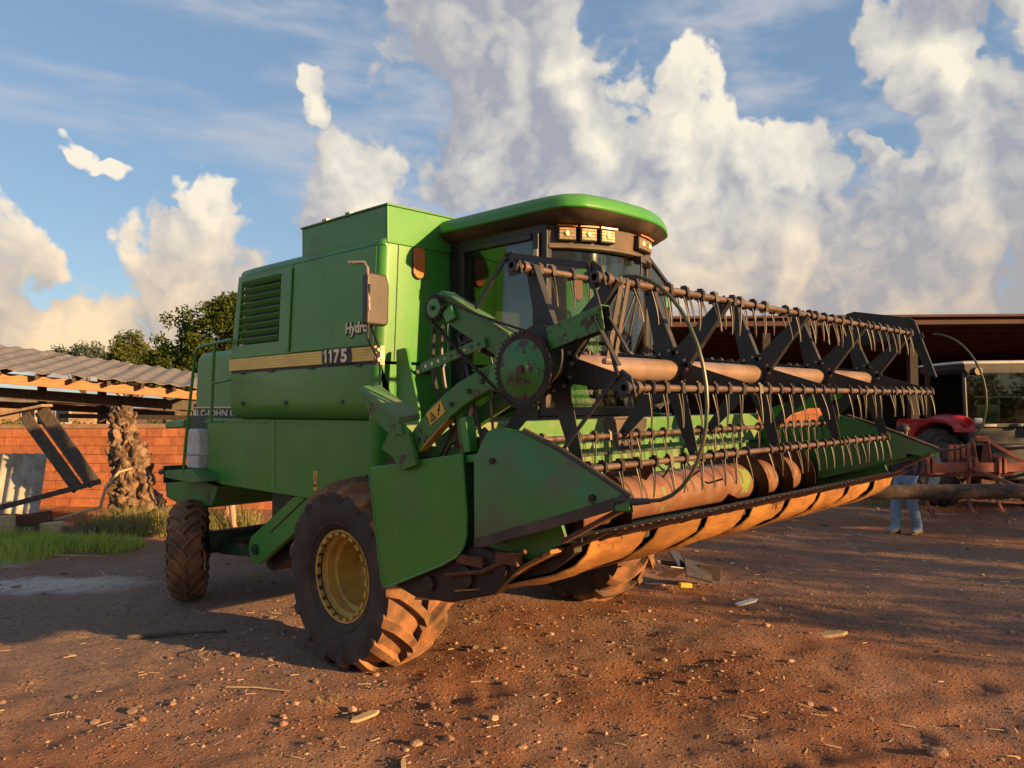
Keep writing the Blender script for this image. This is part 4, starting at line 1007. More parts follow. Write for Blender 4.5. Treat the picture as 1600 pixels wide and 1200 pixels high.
part('platform_lip', MB().box((3.79, 8.97, 1.25), (4.2, 8.985, 1.44)), DARKGREEN)
part('fluid_jug', MB().prism([(8.72, 1.42), (8.44, 1.42), (8.42, 1.78), (8.46, 1.85), (8.66, 1.86), (8.71, 1.80)], 'x', 3.93, 4.12), WHITEP, bevel=.025, seg=3)
lad = part('access_rail', MB().tube([(3.80, 8.50, 1.40), (3.80, 8.42, 1.8), (3.80, 8.24, 2.55), (3.80, 8.205, 2.66), (3.80, 8.15, 2.715), (3.80, 8.05, 2.735), (3.80, 7.40, 2.765)], .017, 8), GREEN, bevel=0)
part('rail_post', MB().tube([(3.80, 7.85, 1.95), (3.80, 7.78, 2.735)], .017, 8), GREEN, lad)
part('rail_rung', MB().tube([(3.80, 7.80, 2.34), (3.80, 7.45, 2.365)], .013, 8), GREEN, lad)
part('rail_rung', MB().tube([(3.80, 8.46, 1.60), (3.80, 8.30, 1.59), (3.95, 8.20, 1.59)], .010, 6), GALV, lad)
part('rail_stay', MB().tube([(3.80, 8.0, 1.94), (3.86, 7.7, 1.945)], .012, 6), GREEN, lad)
# ---- chassis
part('frame_beam', MB().box((4.12, 4.9, .95), (4.32, 6.9, 1.22)), DARKGREEN)
part('frame_beam', MB().box((mx(4.12), 4.9, .95), (mx(4.32), 6.9, 1.22)), DARKGREEN)
part('gearbox', MB().prism([(6.6, .98), (7.0, .98), (7.1, 1.3), (6.4, 1.3)], 'x', 4.35, 5.2), DARKGREEN, bevel=.02)
part('shaker_box', MB().box((4.40, 6.9, .88), (6.2, 7.7, 1.33)), DARKRUST, bevel=.02)
part('oil_pan', MB().box((4.25, 6.95, .80), (4.6, 7.45, 1.25)), DARKGREEN, bevel=.02)
part('bracket', MB().box((4.24, 6.92, .76), (4.5, 7.5, .80)), DARKRUST)
sb = MB(); a0, b0 = Vector((7.40, .66)), Vector((6.18, 1.36)); dd = (b0 - a0).normalized(); nn = Vector((-dd.y, dd.x))
poly = [tuple(a0 + nn * .15 * sin(radians(t_)) - dd * .15 * cos(radians(t_))) for t_ in range(-90, 91, 15)]
poly = poly + [tuple(b0 + nn * .15), tuple(b0 - nn * .15)]
dg = part('diagonal_strut', MB().prism(poly, 'x', 4.05, 4.12), GREEN, bevel=.008)
part('strut_slot', MB().bar((4.047, 7.10, .87), (4.047, 6.42, 1.275), .006, .014, (0, 0, 1)), BLACK, dg)
part('pivot_pin', MB().cyl((4.02, 7.40, .66), (4.05, 7.40, .66), .052, 16).cyl((4.005, 7.40, .66), (4.02, 7.40, .66), .026, 6), DARKGREEN, dg)
part('strut_inner', MB().prism([(p[0] - .05, p[1] - .08) for p in poly], 'x', 4.20, 4.45), DARKRUST, dg)
part('rear_axle', MB().bar((4.12, 8.62, .60), (6.80, 8.62, .60), .17, .20), DARKGREEN, bevel=.02)
part('axle_link', MB().bar((4.25, 8.50, .52), (4.25, 7.38, .60), .10, .12), DARKGREEN, bevel=.01)
part('axle_link', MB().bar((6.35, 8.50, .52), (6.35, 7.38, .60), .10, .12), DARKGREEN, bevel=.01)
part('steering_ram', MB().cyl((4.3, 8.44, .60), (5.2, 8.46, .66), .035, 10), DARKGREEN)
part('hub_carrier', MB().cyl((4.14, 8.66, .56), (4.26, 8.64, .56), .11, 14), DARKGREEN)
part('front_axle', MB().bar((4.15, 5.5, .70), (6.95, 5.5, .70), .28, .30), DARKRUST, bevel=.02)
part('final_drive', MB().cyl((4.15, 5.5, .70), (4.42, 5.5, .70), .22, 18), DARKGREEN)
part('hose', MB().tube([(4.5, 8.4, .72), (4.9, 8.2, .78), (5.4, 8.0, .74), (5.8, 7.8, .8)], .016, 6), HOSE)

# ---- wheels
def tyre_mb(R, W, rimR, nl, lug_h, squash, ang=0.34, lw=0.030):
    """tyre about the x axis at the origin; squash = hub height above ground"""
    hw = W / 2
    def crown(w): return R - lug_h - 0.06 * (abs(w) / hw) ** 2.2
    prof = [(-hw * .70, rimR - .012), (-hw * .80, rimR + .02), (-hw * .90, rimR + (R - rimR) * .16), (-hw * .93, rimR + (R - rimR) * .17), (-hw * .93, rimR + (R - rimR) * .20), (-hw * .915, rimR + (R - rimR) * .21), (-hw * .97, rimR + (R - rimR) * .30), (-hw * 1.02, rimR + (R - rimR) * .52), (-hw * .99, R - .16), (-hw * .95, R - .115)]
    prof += [(w * hw, crown(w * hw)) for w in (-.88, -.6, -.3, 0, .3, .6, .88)]
    prof += [(-x, r) for x, r in reversed(prof[:10])]
    mb = MB().lathe(prof, (0, 0, 0), 'x', 72)
    def surf(w, h):
        # position on the carcass: w beyond the shoulder runs down the sidewall
        if abs(w) <= hw * .90: return w, crown(w) + h
        e = (abs(w) - hw * .90); sg = 1 if w > 0 else -1
        return sg * (hw * .90 + min(e, .03) * 1.0 + h * .35), crown(hw * .9) - e * 1.1 + h * .55
    for sd in (-1, 1):
        for i in range(nl):
            t0 = 2 * pi * (i + (.5 if sd > 0 else 0)) / nl
            rings = []
            for f in (0, .18, .4, .62, .82, .95, 1.12, 1.3):
                w = sd * (-.02 + f * hw * .93 + .0); th = t0 + ang * min(f, 1.0) ** .85 + (0.03 * (f - 1) if f > 1 else 0)
                hgt = lug_h * (1.0 if f < 1 else 1 - (f - 1) * 2.2); thk = lw * (1 + .55 * (1 if f < .01 else 0) + .35 * max(0, f - .5))
                ring = []
                for dt, hh in ((-thk * 1.35, -.015), (thk * 1.35, -.015), (thk * .85, hgt), (-thk * .85, hgt)):
                    x, r = surf(w, hh); a = th + dt / R
                    ring.append((x, -r * cos(a), r * sin(a)))
                rings.append(ring)
            mb.loft(rings)
    out = []
    for (x, y, z) in mb.v:
        if z < -squash + .03:
            k = (-squash + .03 - z); z = max(z, -squash + .002 * (x % .01)); x = x * (1 + .9 * k)
        out.append((x, y, z))
    mb.v = out
    return mb
def rim_mb(rimR, W, dish, flip=1):
    h = W / 2 * .80
    prof = [(-h - .012, rimR - .004), (-h - .016, rimR + .016), (-h, rimR + .018), (-h + .012, rimR - .006), (-h + .05, rimR - .022), (-h + .06, rimR - .05), (-h + .13, rimR - .055), (-h + .14, rimR - .085), (dish - .03, rimR - .09),
            (dish, rimR - .11), (dish + .02, rimR * .62), (dish - .02, rimR * .55), (dish - .02, .12), (dish - .06, .10), (dish - .06, .001)]
    prof += [(dish + .03, .001), (dish + .06, rimR * .6), (h, rimR - .02), (h + .016, rimR + .016), (h, rimR + .005), (-h + .02, rimR - .001)]
    mb = MB().lathe([(x, r) for x, r in prof], (0, 0, 0), 'x', 48)
    for k in range(22):
        a = 2 * pi * k / 22; c = (-h - .004, cos(a) * (rimR - .018), sin(a) * (rimR - .018))
        mb.obox((c[0] - .006, c[1], c[2]), (.030, .026, .055), Matrix.Rotation(a, 3, 'X'))
    for k in range(8):
        a = 2 * pi * k / 8; mb.cyl((dish - .02, cos(a) * rimR * .42, sin(a) * rimR * .42), (dish - .045, cos(a) * rimR * .42, sin(a) * rimR * .42), .016, 6)
    if flip < 0: mb.v = [(-x, y, z) for x, y, z in mb.v]
    return mb
def tread_mats(me, R):
    me.materials.append(RUBBER); me.materials.append(RUBBER_T)
    for p in me.polygons:
        c = p.center; r = sqrt(c.y * c.y + c.z * c.z)
        if r > R - .125 and abs(p.normal.x) < .80: p.material_index = 1
FR = tyre_mb(0.80, 0.68, 0.355, 17, 0.062, 0.752, .36, .046).mesh('front_tyre', angle=38); tread_mats(FR, .80)
RM = rim_mb(0.362, 0.66, .10).mesh('front_rim', angle=40); RM.materials.append(YELLOW)
RT = tyre_mb(0.545, 0.36, 0.28, 19, 0.036, 0.525, .36, .026).mesh('rear_tyre', angle=38); tread_mats(RT, .545)
RR = rim_mb(0.285, 0.36, .05).mesh('rear_rim', angle=40); RR.materials.append(YELLOW)
for x, sgn in ((4.045, 0), (7.06, pi)):
    w = inst('wheel', RM, (x, 5.5, .705), (0, 0, sgn), CH)
    t = bpy.data.objects.new('tyre', FR); link(t, w); t.rotation_euler = (0, 0, 0)
for x, sgn, st_ in ((3.945, 0, -.52), (6.95, pi, -.52)):
    w = inst('wheel', RR, (x, 8.68, .525), (0, 0, sgn + st_), CH)
    t = bpy.data.objects.new('tyre', RT); link(t, w)

# ---- cab
CX0, CX1, CYR = 4.60, 6.00, 5.06
def wy(x, bulge=.27, y0=4.02):           # plan curve of the windscreen
    q = (x - XC) / (XC - CX0); return y0 - bulge * (1 - q * q)
def plan(x0, x1, off, n=12, y0=4.02, bulge=.27): return [(x0 + (x1 - x0) * i / n, wy(x0 + (x1 - x0) * i / n, bulge, y0) + off) for i in range(n + 1)]
def curved(x0, x1, za, zb, off, th, tiltv=0.0, n=12):
    a = plan(x0, x1, off, n); b = [(x, y + th) for x, y in a][::-1]
    return MB().loft([[(x, y, za) for x, y in a + b], [(x, y - tiltv, zb) for x, y in a + b]])
cab = part('cab_floor', MB().box((4.58, 4.05, 1.78), (6.02, 5.05, 2.0)), CABBLK, bevel=.02)
part('windscreen', curved(4.64, 5.96, 2.06, 3.31, 0, .006), GLASS, angle=50)
part('windscreen_sill', curved(4.58, 6.02, 2.0, 2.07, -.03, .08), CABBLK, angle=50, bevel=.008)
part('sill_trim', curved(4.58, 6.02, 1.975, 1.995, -.045, .06), UNDER, angle=50)
part('front_fascia', curved(4.58, 6.02, 1.70, 1.97, -.035, .07, .02), UNDER, angle=50, bevel=.01)
for x in (4.66, 5.86):
    y = wy(x + .05) - .055
    fl = part('fog_lamp_recess', MB().box((x - .02, y - .01, 1.76), (x + .13, y + .05, 1.90)), BLACK, bevel=.02)
    part('lamp', MB().box((x + .01, y - .018, 1.79), (x + .10, y - .012, 1.87)), UNDER, fl)
br = part('lamp_brow', curved(4.60, 6.0, 3.31, 3.50, -.04, .10, .02), UNDER, angle=50, bevel=.015)
part('brow_ledge', curved(4.60, 6.0, 3.295, 3.325, -.07, .10), UNDER, br, angle=50, bevel=.008)
for x in (4.715, 4.87, 5.03, 5.46, 5.60):
    q = (x - XC) / .7; sl_ = 2 * .27 * q / .7; n2 = Vector((sl_, -1, 0)).normalized(); r2 = Vector((-n2.y, n2.x, 0)); c = Vector((x, wy(x) - .070, 3.405))
    rot = Matrix((r2, -n2, ud)).transposed()
    lm = part('work_lamp', MB().obox(c, (.150, .05, .112), rot), BLACK, br, bevel=.012)
    me_lamp = MB().obox(c + n2 * .026, (.128, .008, .088), rot)
    part('lamp_glass', me_lamp, CHROME, br, bevel=.004)
    part('lamp_bulb', MB().ball(c + n2 * .028, .024, 10, 8, (1, .6, 1)), CREAM, br)
    part('lens_ribs', MB().obox(c + n2 * .031, (.120, .002, .006), rot).obox(c + n2 * .031 + ud * .025, (.120, .002, .005), rot).obox(c + n2 * .031 - ud * .025, (.120, .002, .005), rot), UNDER, br)
    part('lamp_bezel', MB().obox(c + n2 * .02 + ud * .058, (.16, .05, .012), rot), AMBER, br)
# pillars, door, roof
def bar(name, a, b, w, h, m=CABBLK, parent=CH, u=(0, 0, 1), bev=.006): return part(name, MB().bar(a, b, w, h, u), m, parent, bevel=bev)
for xx in (CX0 + .02, CX1 - .02):
    bar('front_pillar', (xx, 4.03, 2.0), (xx, 4.0, 3.48), .06, .09, u=(0, 1, 0))
    bar('rear_pillar', (xx, 5.0, 1.95), (xx, 5.0, 3.48), .06, .13, u=(0, 1, 0))
part('door_lintel', MB().box((4.585, 4.0, 3.40), (4.65, 5.06, 3.50)), CABBLK, bevel=.01)
dr = part('cab_door', MB().add([], []), CABBLK) if False else None
mb = MB()
dz0, dz1 = 1.92, 3.42
for a, b in (((4.588, 4.075, dz0), (4.588, 4.055, dz1)), ((4.588, 4.92, dz0), (4.588, 4.90, dz1))): mb.bar(a, b, .05, .06, (0, 1, 0))
mb.bar((4.588, 4.10, dz1 - .02), (4.588, 4.88, dz1 - .02), .05, .05).bar((4.588, 4.10, dz0 + .03), (4.588, 4.89, dz0 + .03), .05, .06)
dr = part('cab_door', mb, CABBLK, bevel=.008)
part('door_glass', MB().prism([(4.10, dz0 + .06), (4.89, dz0 + .06), (4.875, dz1 - .045), (4.085, dz1 - .045)], 'x', 4.588, 4.593), GLASS, dr)
part('door_hinge', MB().box((4.555, 4.03, 3.20), (4.575, 4.07, 3.29)), GALV, dr)
part('door_hinge', MB().box((4.555, 4.03, 2.2), (4.575, 4.07, 2.29)), GALV, dr)
part('right_window', MB().prism([(4.08, 2.1), (4.95, 2.1), (4.95, 3.40), (4.06, 3.40)], 'x', 6.004, 6.009), GLASS, CH)
rdr = part('open_right_door', MB().bar((6.04, 4.0, 2.05), (6.04, 4.0, 3.40), .03, .04, (0, 1, 0)).bar((6.04, 4.0, 3.40), (6.50, 4.09, 3.22), .03, .03).bar((6.50, 4.09, 3.22), (6.47, 4.09, 2.1), .03, .03, (0, 1, 0)).bar((6.04, 4.0, 2.05), (6.47, 4.09, 2.1), .03, .03), CABBLK)
q0, q1 = Vector((6.05, 4.003, 0)), Vector((6.485, 4.088, 0))
part('door_glass', MB().add([(q0.x, q0.y, 2.07), (q1.x - .02, q1.y, 2.11), (q1.x, q1.y, 3.21), (q0.x, q0.y, 3.38), (q0.x, q0.y + .005, 2.07), (q1.x - .02, q1.y + .005, 2.11), (q1.x, q1.y + .005, 3.21), (q0.x, q0.y + .005, 3.38)],
     [(0, 1, 2, 3), (7, 6, 5, 4), (0, 4, 5, 1), (1, 5, 6, 2), (2, 6, 7, 3), (3, 7, 4, 0)]), GLASS_T, rdr)
part('glass_sticker', MB().obox((6.462, 4.082, 3.05), (.03, .012, .10), Matrix.Identity(3)), mat('green_sticker', (0.02, 0.30, 0.12), None, .4), rdr)
def outline(k, zoff=0, inset=0.0):
    P = []
    x0, x1 = 4.45 + inset, 6.15 - inset; yr = 5.10 - inset * .2
    P.append((x0, yr)); P.append((x0, 4.3))
    for i in range(15):
        f = i / 14; x = x0 + (x1 - x0) * f
        q = 2 * f - 1; y = 3.52 + inset + (.36 * q ** 1.8 if q > 0 else .13 * abs(q) ** 3) + .10 * max(0, abs(q) - .90) / .10
        P.append((x, y))
    P.append((x1, 4.3)); P.append((x1, yr))
    for _ in range(3):
        Q = [P[0]]
        for a_, b_ in zip(P[:-1], P[1:]): Q += [(a_[0] * .75 + b_[0] * .25, a_[1] * .75 + b_[1] * .25), (a_[0] * .25 + b_[0] * .75, a_[1] * .25 + b_[1] * .75)]
        P = Q + [P[-1]]
    return P
def ring_at(z, inset, dz_rear=0.0): return [(x, y, z + dz_rear * (y - 3.4) / 1.7) for x, y in outline(1, 0, inset)]
part('roof_underside', MB().loft([ring_at(3.475, .16), ring_at(3.50, .06), ring_at(3.545, .008)]), UNDER, angle=30)
part('cab_roof', MB().loft([ring_at(3.545, 0.004), ring_at(3.555, -.004), ring_at(3.60, .0), ring_at(3.635, .018), ring_at(3.66, .05), ring_at(3.675, .12), ring_at(3.69, .4)]), GREEN, angle=28)
part('head_liner', MB().box((4.66, 4.1, 3.38), (5.94, 5.0, 3.41)), SEAT)
# wipers
wb = wy(5.42) - .05
for x1_, z1_, y1_ in ((5.16, 2.55, wy(5.16) - .03), (5.26, 2.52, wy(5.26) - .03)):
    part('wiper_arm', MB().tube([(5.46, wb - .02, 3.27), (5.40, wb - .05, 3.1), (x1_ + .03, y1_ - .02, z1_ + .1), (x1_, y1_, z1_)], .009, 6), BLACK)
part('wiper_motor', MB().box((5.42, wb - .05, 3.24), (5.50, wb + .03, 3.30)), BLACK, bevel=.01)
# interior
part('cab_seat', MB().box((5.05, 4.45, 2.35), (5.55, 4.9, 2.48)).box((5.05, 4.82, 2.45), (5.55, 4.95, 3.05)).box((5.15, 4.5, 2.0), (5.45, 4.85, 2.36)), SEAT, bevel=.04, seg=3)
part('side_console', MB().box((4.68, 4.25, 2.0), (4.95, 4.98, 2.62)).box((4.68, 4.6, 2.6), (4.98, 4.98, 2.88)), BEIGE, bevel=.03, seg=3)
part('console_panel', MB().box((4.662, 4.33, 2.36), (4.68, 4.56, 2.56)), CABBLK, bevel=.01)
part('rear_trim', MB().box((4.70, 5.02, 2.0), (5.9, 5.05, 2.75)), BEIGE, bevel=.02)
part('rear_liner', MB().box((4.63, 5.055, 2.75), (5.97, 5.07, 3.42)), SEAT)
part('steering_column', MB().tube([(5.3, 4.0, 2.0), (5.3, 4.15, 2.45), (5.3, 4.22, 2.68)], .05, 10), CABBLK)
part('steering_wheel', MB().tube([(5.3 + .19 * cos(a), 4.24 + .19 * sin(a) * .75, 2.70 + .19 * sin(a) * .55) for a in [2 * pi * k / 20 for k in range(21)]], .016, 6), CABBLK)
# platform and front left structures
part('platform_step', MB().box((4.56, 4.10, 1.72), (4.64, 5.0, 1.97)), GREEN, bevel=.012)
part('left_platform', MB().box((3.95, 4.75, 1.50), (4.58, 5.06, 1.56)), DARKGREEN)
part('fender_plate', MB().prism([(5.06, 2.545), (4.95, 2.555), (4.925, 2.53), (4.78, 2.06), (4.78, 1.60), (5.06, 1.60)], 'x', 3.995, 4.02), GREEN, bevel=.006)
part('door_handle_slot', MB().box((4.24, 5.10, 2.36), (4.46, 5.115, 2.39)), INK)
part('badge_frame', MB().prism([(5.0 - .01, 1.845), (5.0, 1.86), (5.0, 1.925), (4.985, 1.94), (4.76, 1.94), (4.745, 1.925), (4.745, 1.86), (4.76, 1.845)], 'y', wy(4.87) - .062, wy(4.87) - .058), CREAM)
part('badge', MB().prism([(4.985, 1.856), (4.985, 1.929), (4.76, 1.929), (4.76, 1.856)], 'y', wy(4.87) - .0645, wy(4.87) - .0625), INK)
t = text_mb('SLC', .074, .004, 0, 1.0, .001); xs = [v[0] for v in t.v]; sc = .19 / (max(xs) - min(xs)); t.v = [(v[0] * sc, v[1], v[2]) for v in t.v]
part('badge_lettering', text_on(t, (4.776, wy(4.87) - .067, 1.866), (1, 0, 0), (0, 0, 1), (0, -1, 0)), CREAM, smooth=False)
# right platform with rail, indicator and cloth
part('right_platform', MB().box((6.05, 4.2, 1.62), (6.75, 5.05, 1.68)), DARKGREEN)
part('right_rail', MB().tube([(6.18, 4.1, 1.4), (6.18, 4.1, 2.0), (6.6, 4.15, 1.98), (6.62, 4.15, 1.4)], .018, 8), GREEN)
part('indicator_lamp', MB().box((6.0, 3.86, 1.83), (6.14, 3.92, 1.93)), AMBER, bevel=.01)
# mirror
mr = part('mirror', MB().prism([(3.52, 2.70), (3.705, 2.695), (3.725, 2.72), (3.735, 3.0), (3.715, 3.085), (3.55, 3.095), (3.525, 3.06)], 'y', 4.80, 4.87), MIRR, bevel=.02, seg=3)
part('mirror_arm', MB().tube([(3.45, 4.93, 3.165), (3.53, 4.84, 3.165), (3.545, 4.82, 3.12), (3.545, 4.80, 2.80)], .013, 8), GALV, mr)
part('mirror_stay', MB().tube([(3.545, 4.80, 3.0), (3.54, 4.82, 2.60), (3.85, 5.10, 2.46)], .010, 6), BLACK, mr)
part('mirror_stay', MB().tube([(3.545, 4.80, 2.85), (3.60, 4.86, 2.70), (3.86, 5.09, 2.54)], .010, 6), BLACK, mr)
part('mirror_bracket', MB().box((3.84, 5.06, 2.42), (3.88, 5.11, 2.57)).cyl((3.83, 5.06, 2.46), (3.83, 5.12, 2.46), .018, 8).cyl((3.83, 5.06, 2.54), (3.83, 5.12, 2.54), .018, 8), GALV, mr)

# ================================================================== header
HX0, HX1 = 3.02, 7.66
part('feeder_house', MB().prism([(3.95, 1.15), (3.95, 1.78), (5.2, 2.0), (5.2, 1.35)], 'x', 4.75, 5.85), DARKGREEN, bevel=.01)
part('lift_ram', MB().cyl((4.7, 4.1, 1.2), (4.7, 5.4, .85), .05, 12), DARKRUST)
part('lift_ram', MB().cyl((5.9, 4.1, 1.2), (5.9, 5.4, .85), .05, 12), DARKRUST)
# back sheet, top beam, trough
trough = [(2.44, 1.435), (2.60, 1.40), (2.82, 1.33), (2.98, 1.22), (3.12, 1.135), (3.30, 1.105), (3.48, 1.14), (3.62, 1.24), (3.70, 1.42), (3.74, 1.88)]
mb = MB(); ins = trough + [(p[0] + .012, p[1] - .014) for p in trough][::-1]
part('trough', mb.prism(ins, 'x', HX0 + .03, HX1 - .03), GREEN_T, angle=45)
part('header_beam', MB().box((HX0 + .02, 3.75, 1.86), (HX1 - .02, 3.88, 1.98)), GREEN_T, bevel=.012)
part('header_back', MB().box((HX0 + .02, 3.78, 1.10), (HX1 - .02, 3.82, 1.86)), GREEN_W)
part('back_rib', MB().box((HX0 + .05, 3.70, 1.70), (HX1 - .05, 3.742, 1.72)), DARKGREEN)
for x in (3.6, 4.4, 5.3, 6.2, 7.0): part('back_brace', MB().prism([(3.90, 1.05), (3.90, 1.95), (4.02, 1.95), (4.05, 1.1)], 'x', x, x + .05), GREEN_W)
# auger with flights
AC = (3.30, 1.42); ar = .165
au = part('auger', MB().cyl((HX0 + .08, *AC), (HX1 - .08, *AC), ar, 36), AUGER, angle=50)
def flight(x0, x1, hand, turns, name='auger_flight'):
    n = int(turns * 28); ro = .285; i1 = []; 
    mb = MB(); g = []
    for i in range(n + 1):
        a = hand * 2 * pi * turns * i / n + 1.0; x = x0 + (x1 - x0) * i / n
        for dx in (0, .008):
            for r in (ar - .01, ro): g.append((x + dx, AC[0] + cos(a) * r, AC[1] + sin(a) * r))
    fs = []
    for i in range(n):
        b = 4 * i; c = b + 4
        fs += [(b, b + 1, c + 1, c), (b + 2, c + 2, c + 3, b + 3), (b + 1, b + 3, c + 3, c + 1)]
    part(name, mb.add(g, fs), FLIGHT, au, angle=60)
flight(HX0 + .10, 4.75, 1, 3.2); flight(HX1 - .10, 5.85, -1, 3.6)
for k in range(10):                       # retracting fingers in the middle
    a = k * 2.2; x = 4.9 + k * .09
    part('auger_finger', MB().cyl((x, AC[0], AC[1]), (x, AC[0] + cos(a) * .30, AC[1] + sin(a) * .30), .009, 6), STEEL, au)
# knife: bar, guards
kn = part('cutter_bar', MB().box((HX0 + .02, 2.42, 1.425), (HX1 - .02, 2.50, 1.447)), DARKRUST)
gme = MB().add([(-.018, .10, -.012), (.018, .10, -.012), (.018, .10, .014), (-.018, .10, .014), (-.015, -.02, -.010), (.015, -.02, -.010), (.015, -.02, .016), (-.015, -.02, .016), (0, -.140, .006)],
               [(3, 2, 1, 0), (0, 1, 5, 4), (1, 2, 6, 5), (2, 3, 7, 6), (3, 0, 4, 7), (4, 5, 8), (5, 6, 8), (6, 7, 8), (7, 4, 8)])
gme.add([(-.032, .06, .018), (.032, .06, .018), (.010, -.055, .018), (-.010, -.055, .018), (-.032, .06, .022), (.032, .06, .022), (.010, -.055, .022), (-.010, -.055, .022)], [(3, 2, 1, 0), (4, 5, 6, 7), (0, 1, 5, 4), (1, 2, 6, 5), (2, 3, 7, 6), (3, 0, 4, 7)])
gm = gme.mesh('knife_guard', angle=20); gm.materials.append(RUST)
n = 60
for i in range(n):
    x = HX0 + .06 + (HX1 - HX0 - .12) * i / (n - 1)
    inst('knife_guard', gm, (x, 2.40, 1.432), (radians(-17) + (hash01(i) - .5) * .16, 0, (hash01(i, 3) - .5) * .10), kn)
# skid plates under the knife
np_ = 8
edges = [HX0 + .06 + (HX1 - HX0 - .12) * i / np_ for i in range(np_ + 1)]
for i in range(np_):
    xa, xb = edges[i] + .03 + .05 * hash01(i, 1), edges[i + 1] - .03 - .05 * hash01(i, 2)
    prof = [(2.445, 1.425), (2.462, 1.365), (2.515, 1.300), (2.62, 1.240), (2.78, 1.180), (2.97, 1.125), (3.20, 1.078)]
    g = []; nu = 6
    for j in range(nu + 1):
        f = j / nu
        for k, (y, z) in enumerate(prof):
            bend = .028 * (abs(2 * f - 1) ** 2) * (k / 6) - .026 * hash01(i, j, k) * (1 if 0 < k < 6 else .3)
            wob = .02 * (hash01(i, k) - .5)
            g.append((xa + (xb - xa) * f + wob - .24 * (k / 6) ** 1.3 + .05, y, z - .012 + bend))
    N = len(g); w = len(prof); g2 = [(x, y + .004, z + .007) for x, y, z in g]; fs = []
    for j in range(nu):
        for k in range(w - 1):
            a = j * w + k; fs += [(a, a + 1, a + w + 1, a + w), (N + a, N + a + w, N + a + w + 1, N + a + 1)]
    for j in range(nu): 
        a = j * w; fs += [(a, a + w, N + a + w, N + a)]; a = j * w + w - 1; fs += [(a, N + a, N + a + w, a + w)]
    for k in range(w - 1):
        fs += [(k, N + k, N + k + 1, k + 1)]; a = nu * w + k; fs += [(a, a + 1, N + a + 1, N + a)]
    part('skid_plate', MB().add(g + g2, fs), SKID, angle=40)
part('under_sheet', MB().prism([(2.50, 1.415), (2.65, 1.30), (2.98, 1.16), (3.20, 1.10), (3.50, 1.09), (3.80, 1.12), (3.80, 1.09), (3.4, 1.07), (3.2, 1.085), (2.97, 1.135), (2.63, 1.25), (2.49, 1.36)], 'x', HX0 + .05, HX1 - .05), DARKRUST)
part('rear_sill', MB().bar((4.25, 3.26, 1.06), (5.25, 3.26, 1.06), .05, .06), YELLOW)
# left end: drive side
part('end_plate', MB().prism([(2.50, 1.42), (2.62, 1.72), (3.0, 1.86), (3.84, 1.86), (3.84, 1.10), (3.35, 1.07), (3.0, 1.17)], 'x', HX0, HX0 + .02), GREEN_W)
part('end_plate', MB().prism([(2.50, 1.42), (2.62, 1.72), (3.0, 1.86), (3.84, 1.86), (3.84, 1.10), (3.35, 1.07), (3.0, 1.17)], 'x', HX1 - .02, HX1), GREEN_W)
shield = [(3.98, 1.72), (3.14, 1.836), (3.108, 1.50)] + [(3.108 + .19 * (1 - cos(radians(a))), 1.44 - .20 * sin(radians(a))) for a in (15, 35, 55, 75)] + [(3.31, 1.215), (3.78, 1.028), (3.83, 1.018), (3.855, 1.05)]
part('drive_shield', MB().prism(shield, 'x', 2.925, 2.945), GREEN, bevel=.006)
part('shield_lip', MB().tube([(2.926, y, z) for y, z in shield[1:]] + [(2.926, *shield[0])], .007, 6), GREEN)
part('shield_flange', MB().prism([(3.14, 1.83), (3.10, 1.50), (3.13, 1.36), (3.18, 1.38), (3.15, 1.5), (3.18, 1.82)], 'x', 2.947, 3.01), DARKGREEN)
part('shield_top', MB().prism([(3.97, 1.71), (3.14, 1.825), (3.00, 1.842), (3.0, 1.80), (3.96, 1.68)], 'x', 2.947, 3.02), GREEN, bevel=.004)
db = part('knife_drive', MB().prism([(2.72, 1.30), (3.10, 1.34), (3.70, 1.16), (3.80, 1.03), (3.60, .985), (3.30, 1.00), (2.95, 1.10)], 'x', 2.96, 3.06), DARKRUST, bevel=.02)
for (y, z, r_, l) in ((3.45, 1.09, .045, .02), (3.15, 1.17, .06, .02), (2.88, 1.25, .045, .02)):
    part('drive_hub', MB().cyl((2.96, y, z), (2.96 - l, y, z), r_, 14), DARKRUST, db)
part('drive_rod', MB().tube([(2.94, 3.3, 1.16), (2.93, 3.0, 1.22), (2.94, 2.7, 1.36)], .012, 6), RUST, db)
part('drive_bracket', MB().box((2.93, 3.0, 1.24), (2.98, 3.2, 1.29)).box((2.93, 2.75, 1.28), (2.97, 2.9, 1.34)), RUST, db)
part('skid_shoe', MB().prism([(2.56, 1.36), (2.75, 1.26), (3.0, 1.10), (3.25, 1.02), (3.6, .97), (3.6, .985), (3.25, 1.035), (3.0, 1.12), (2.75, 1.28), (2.56, 1.38)], 'x', 2.97, 3.16), SKID, angle=60)
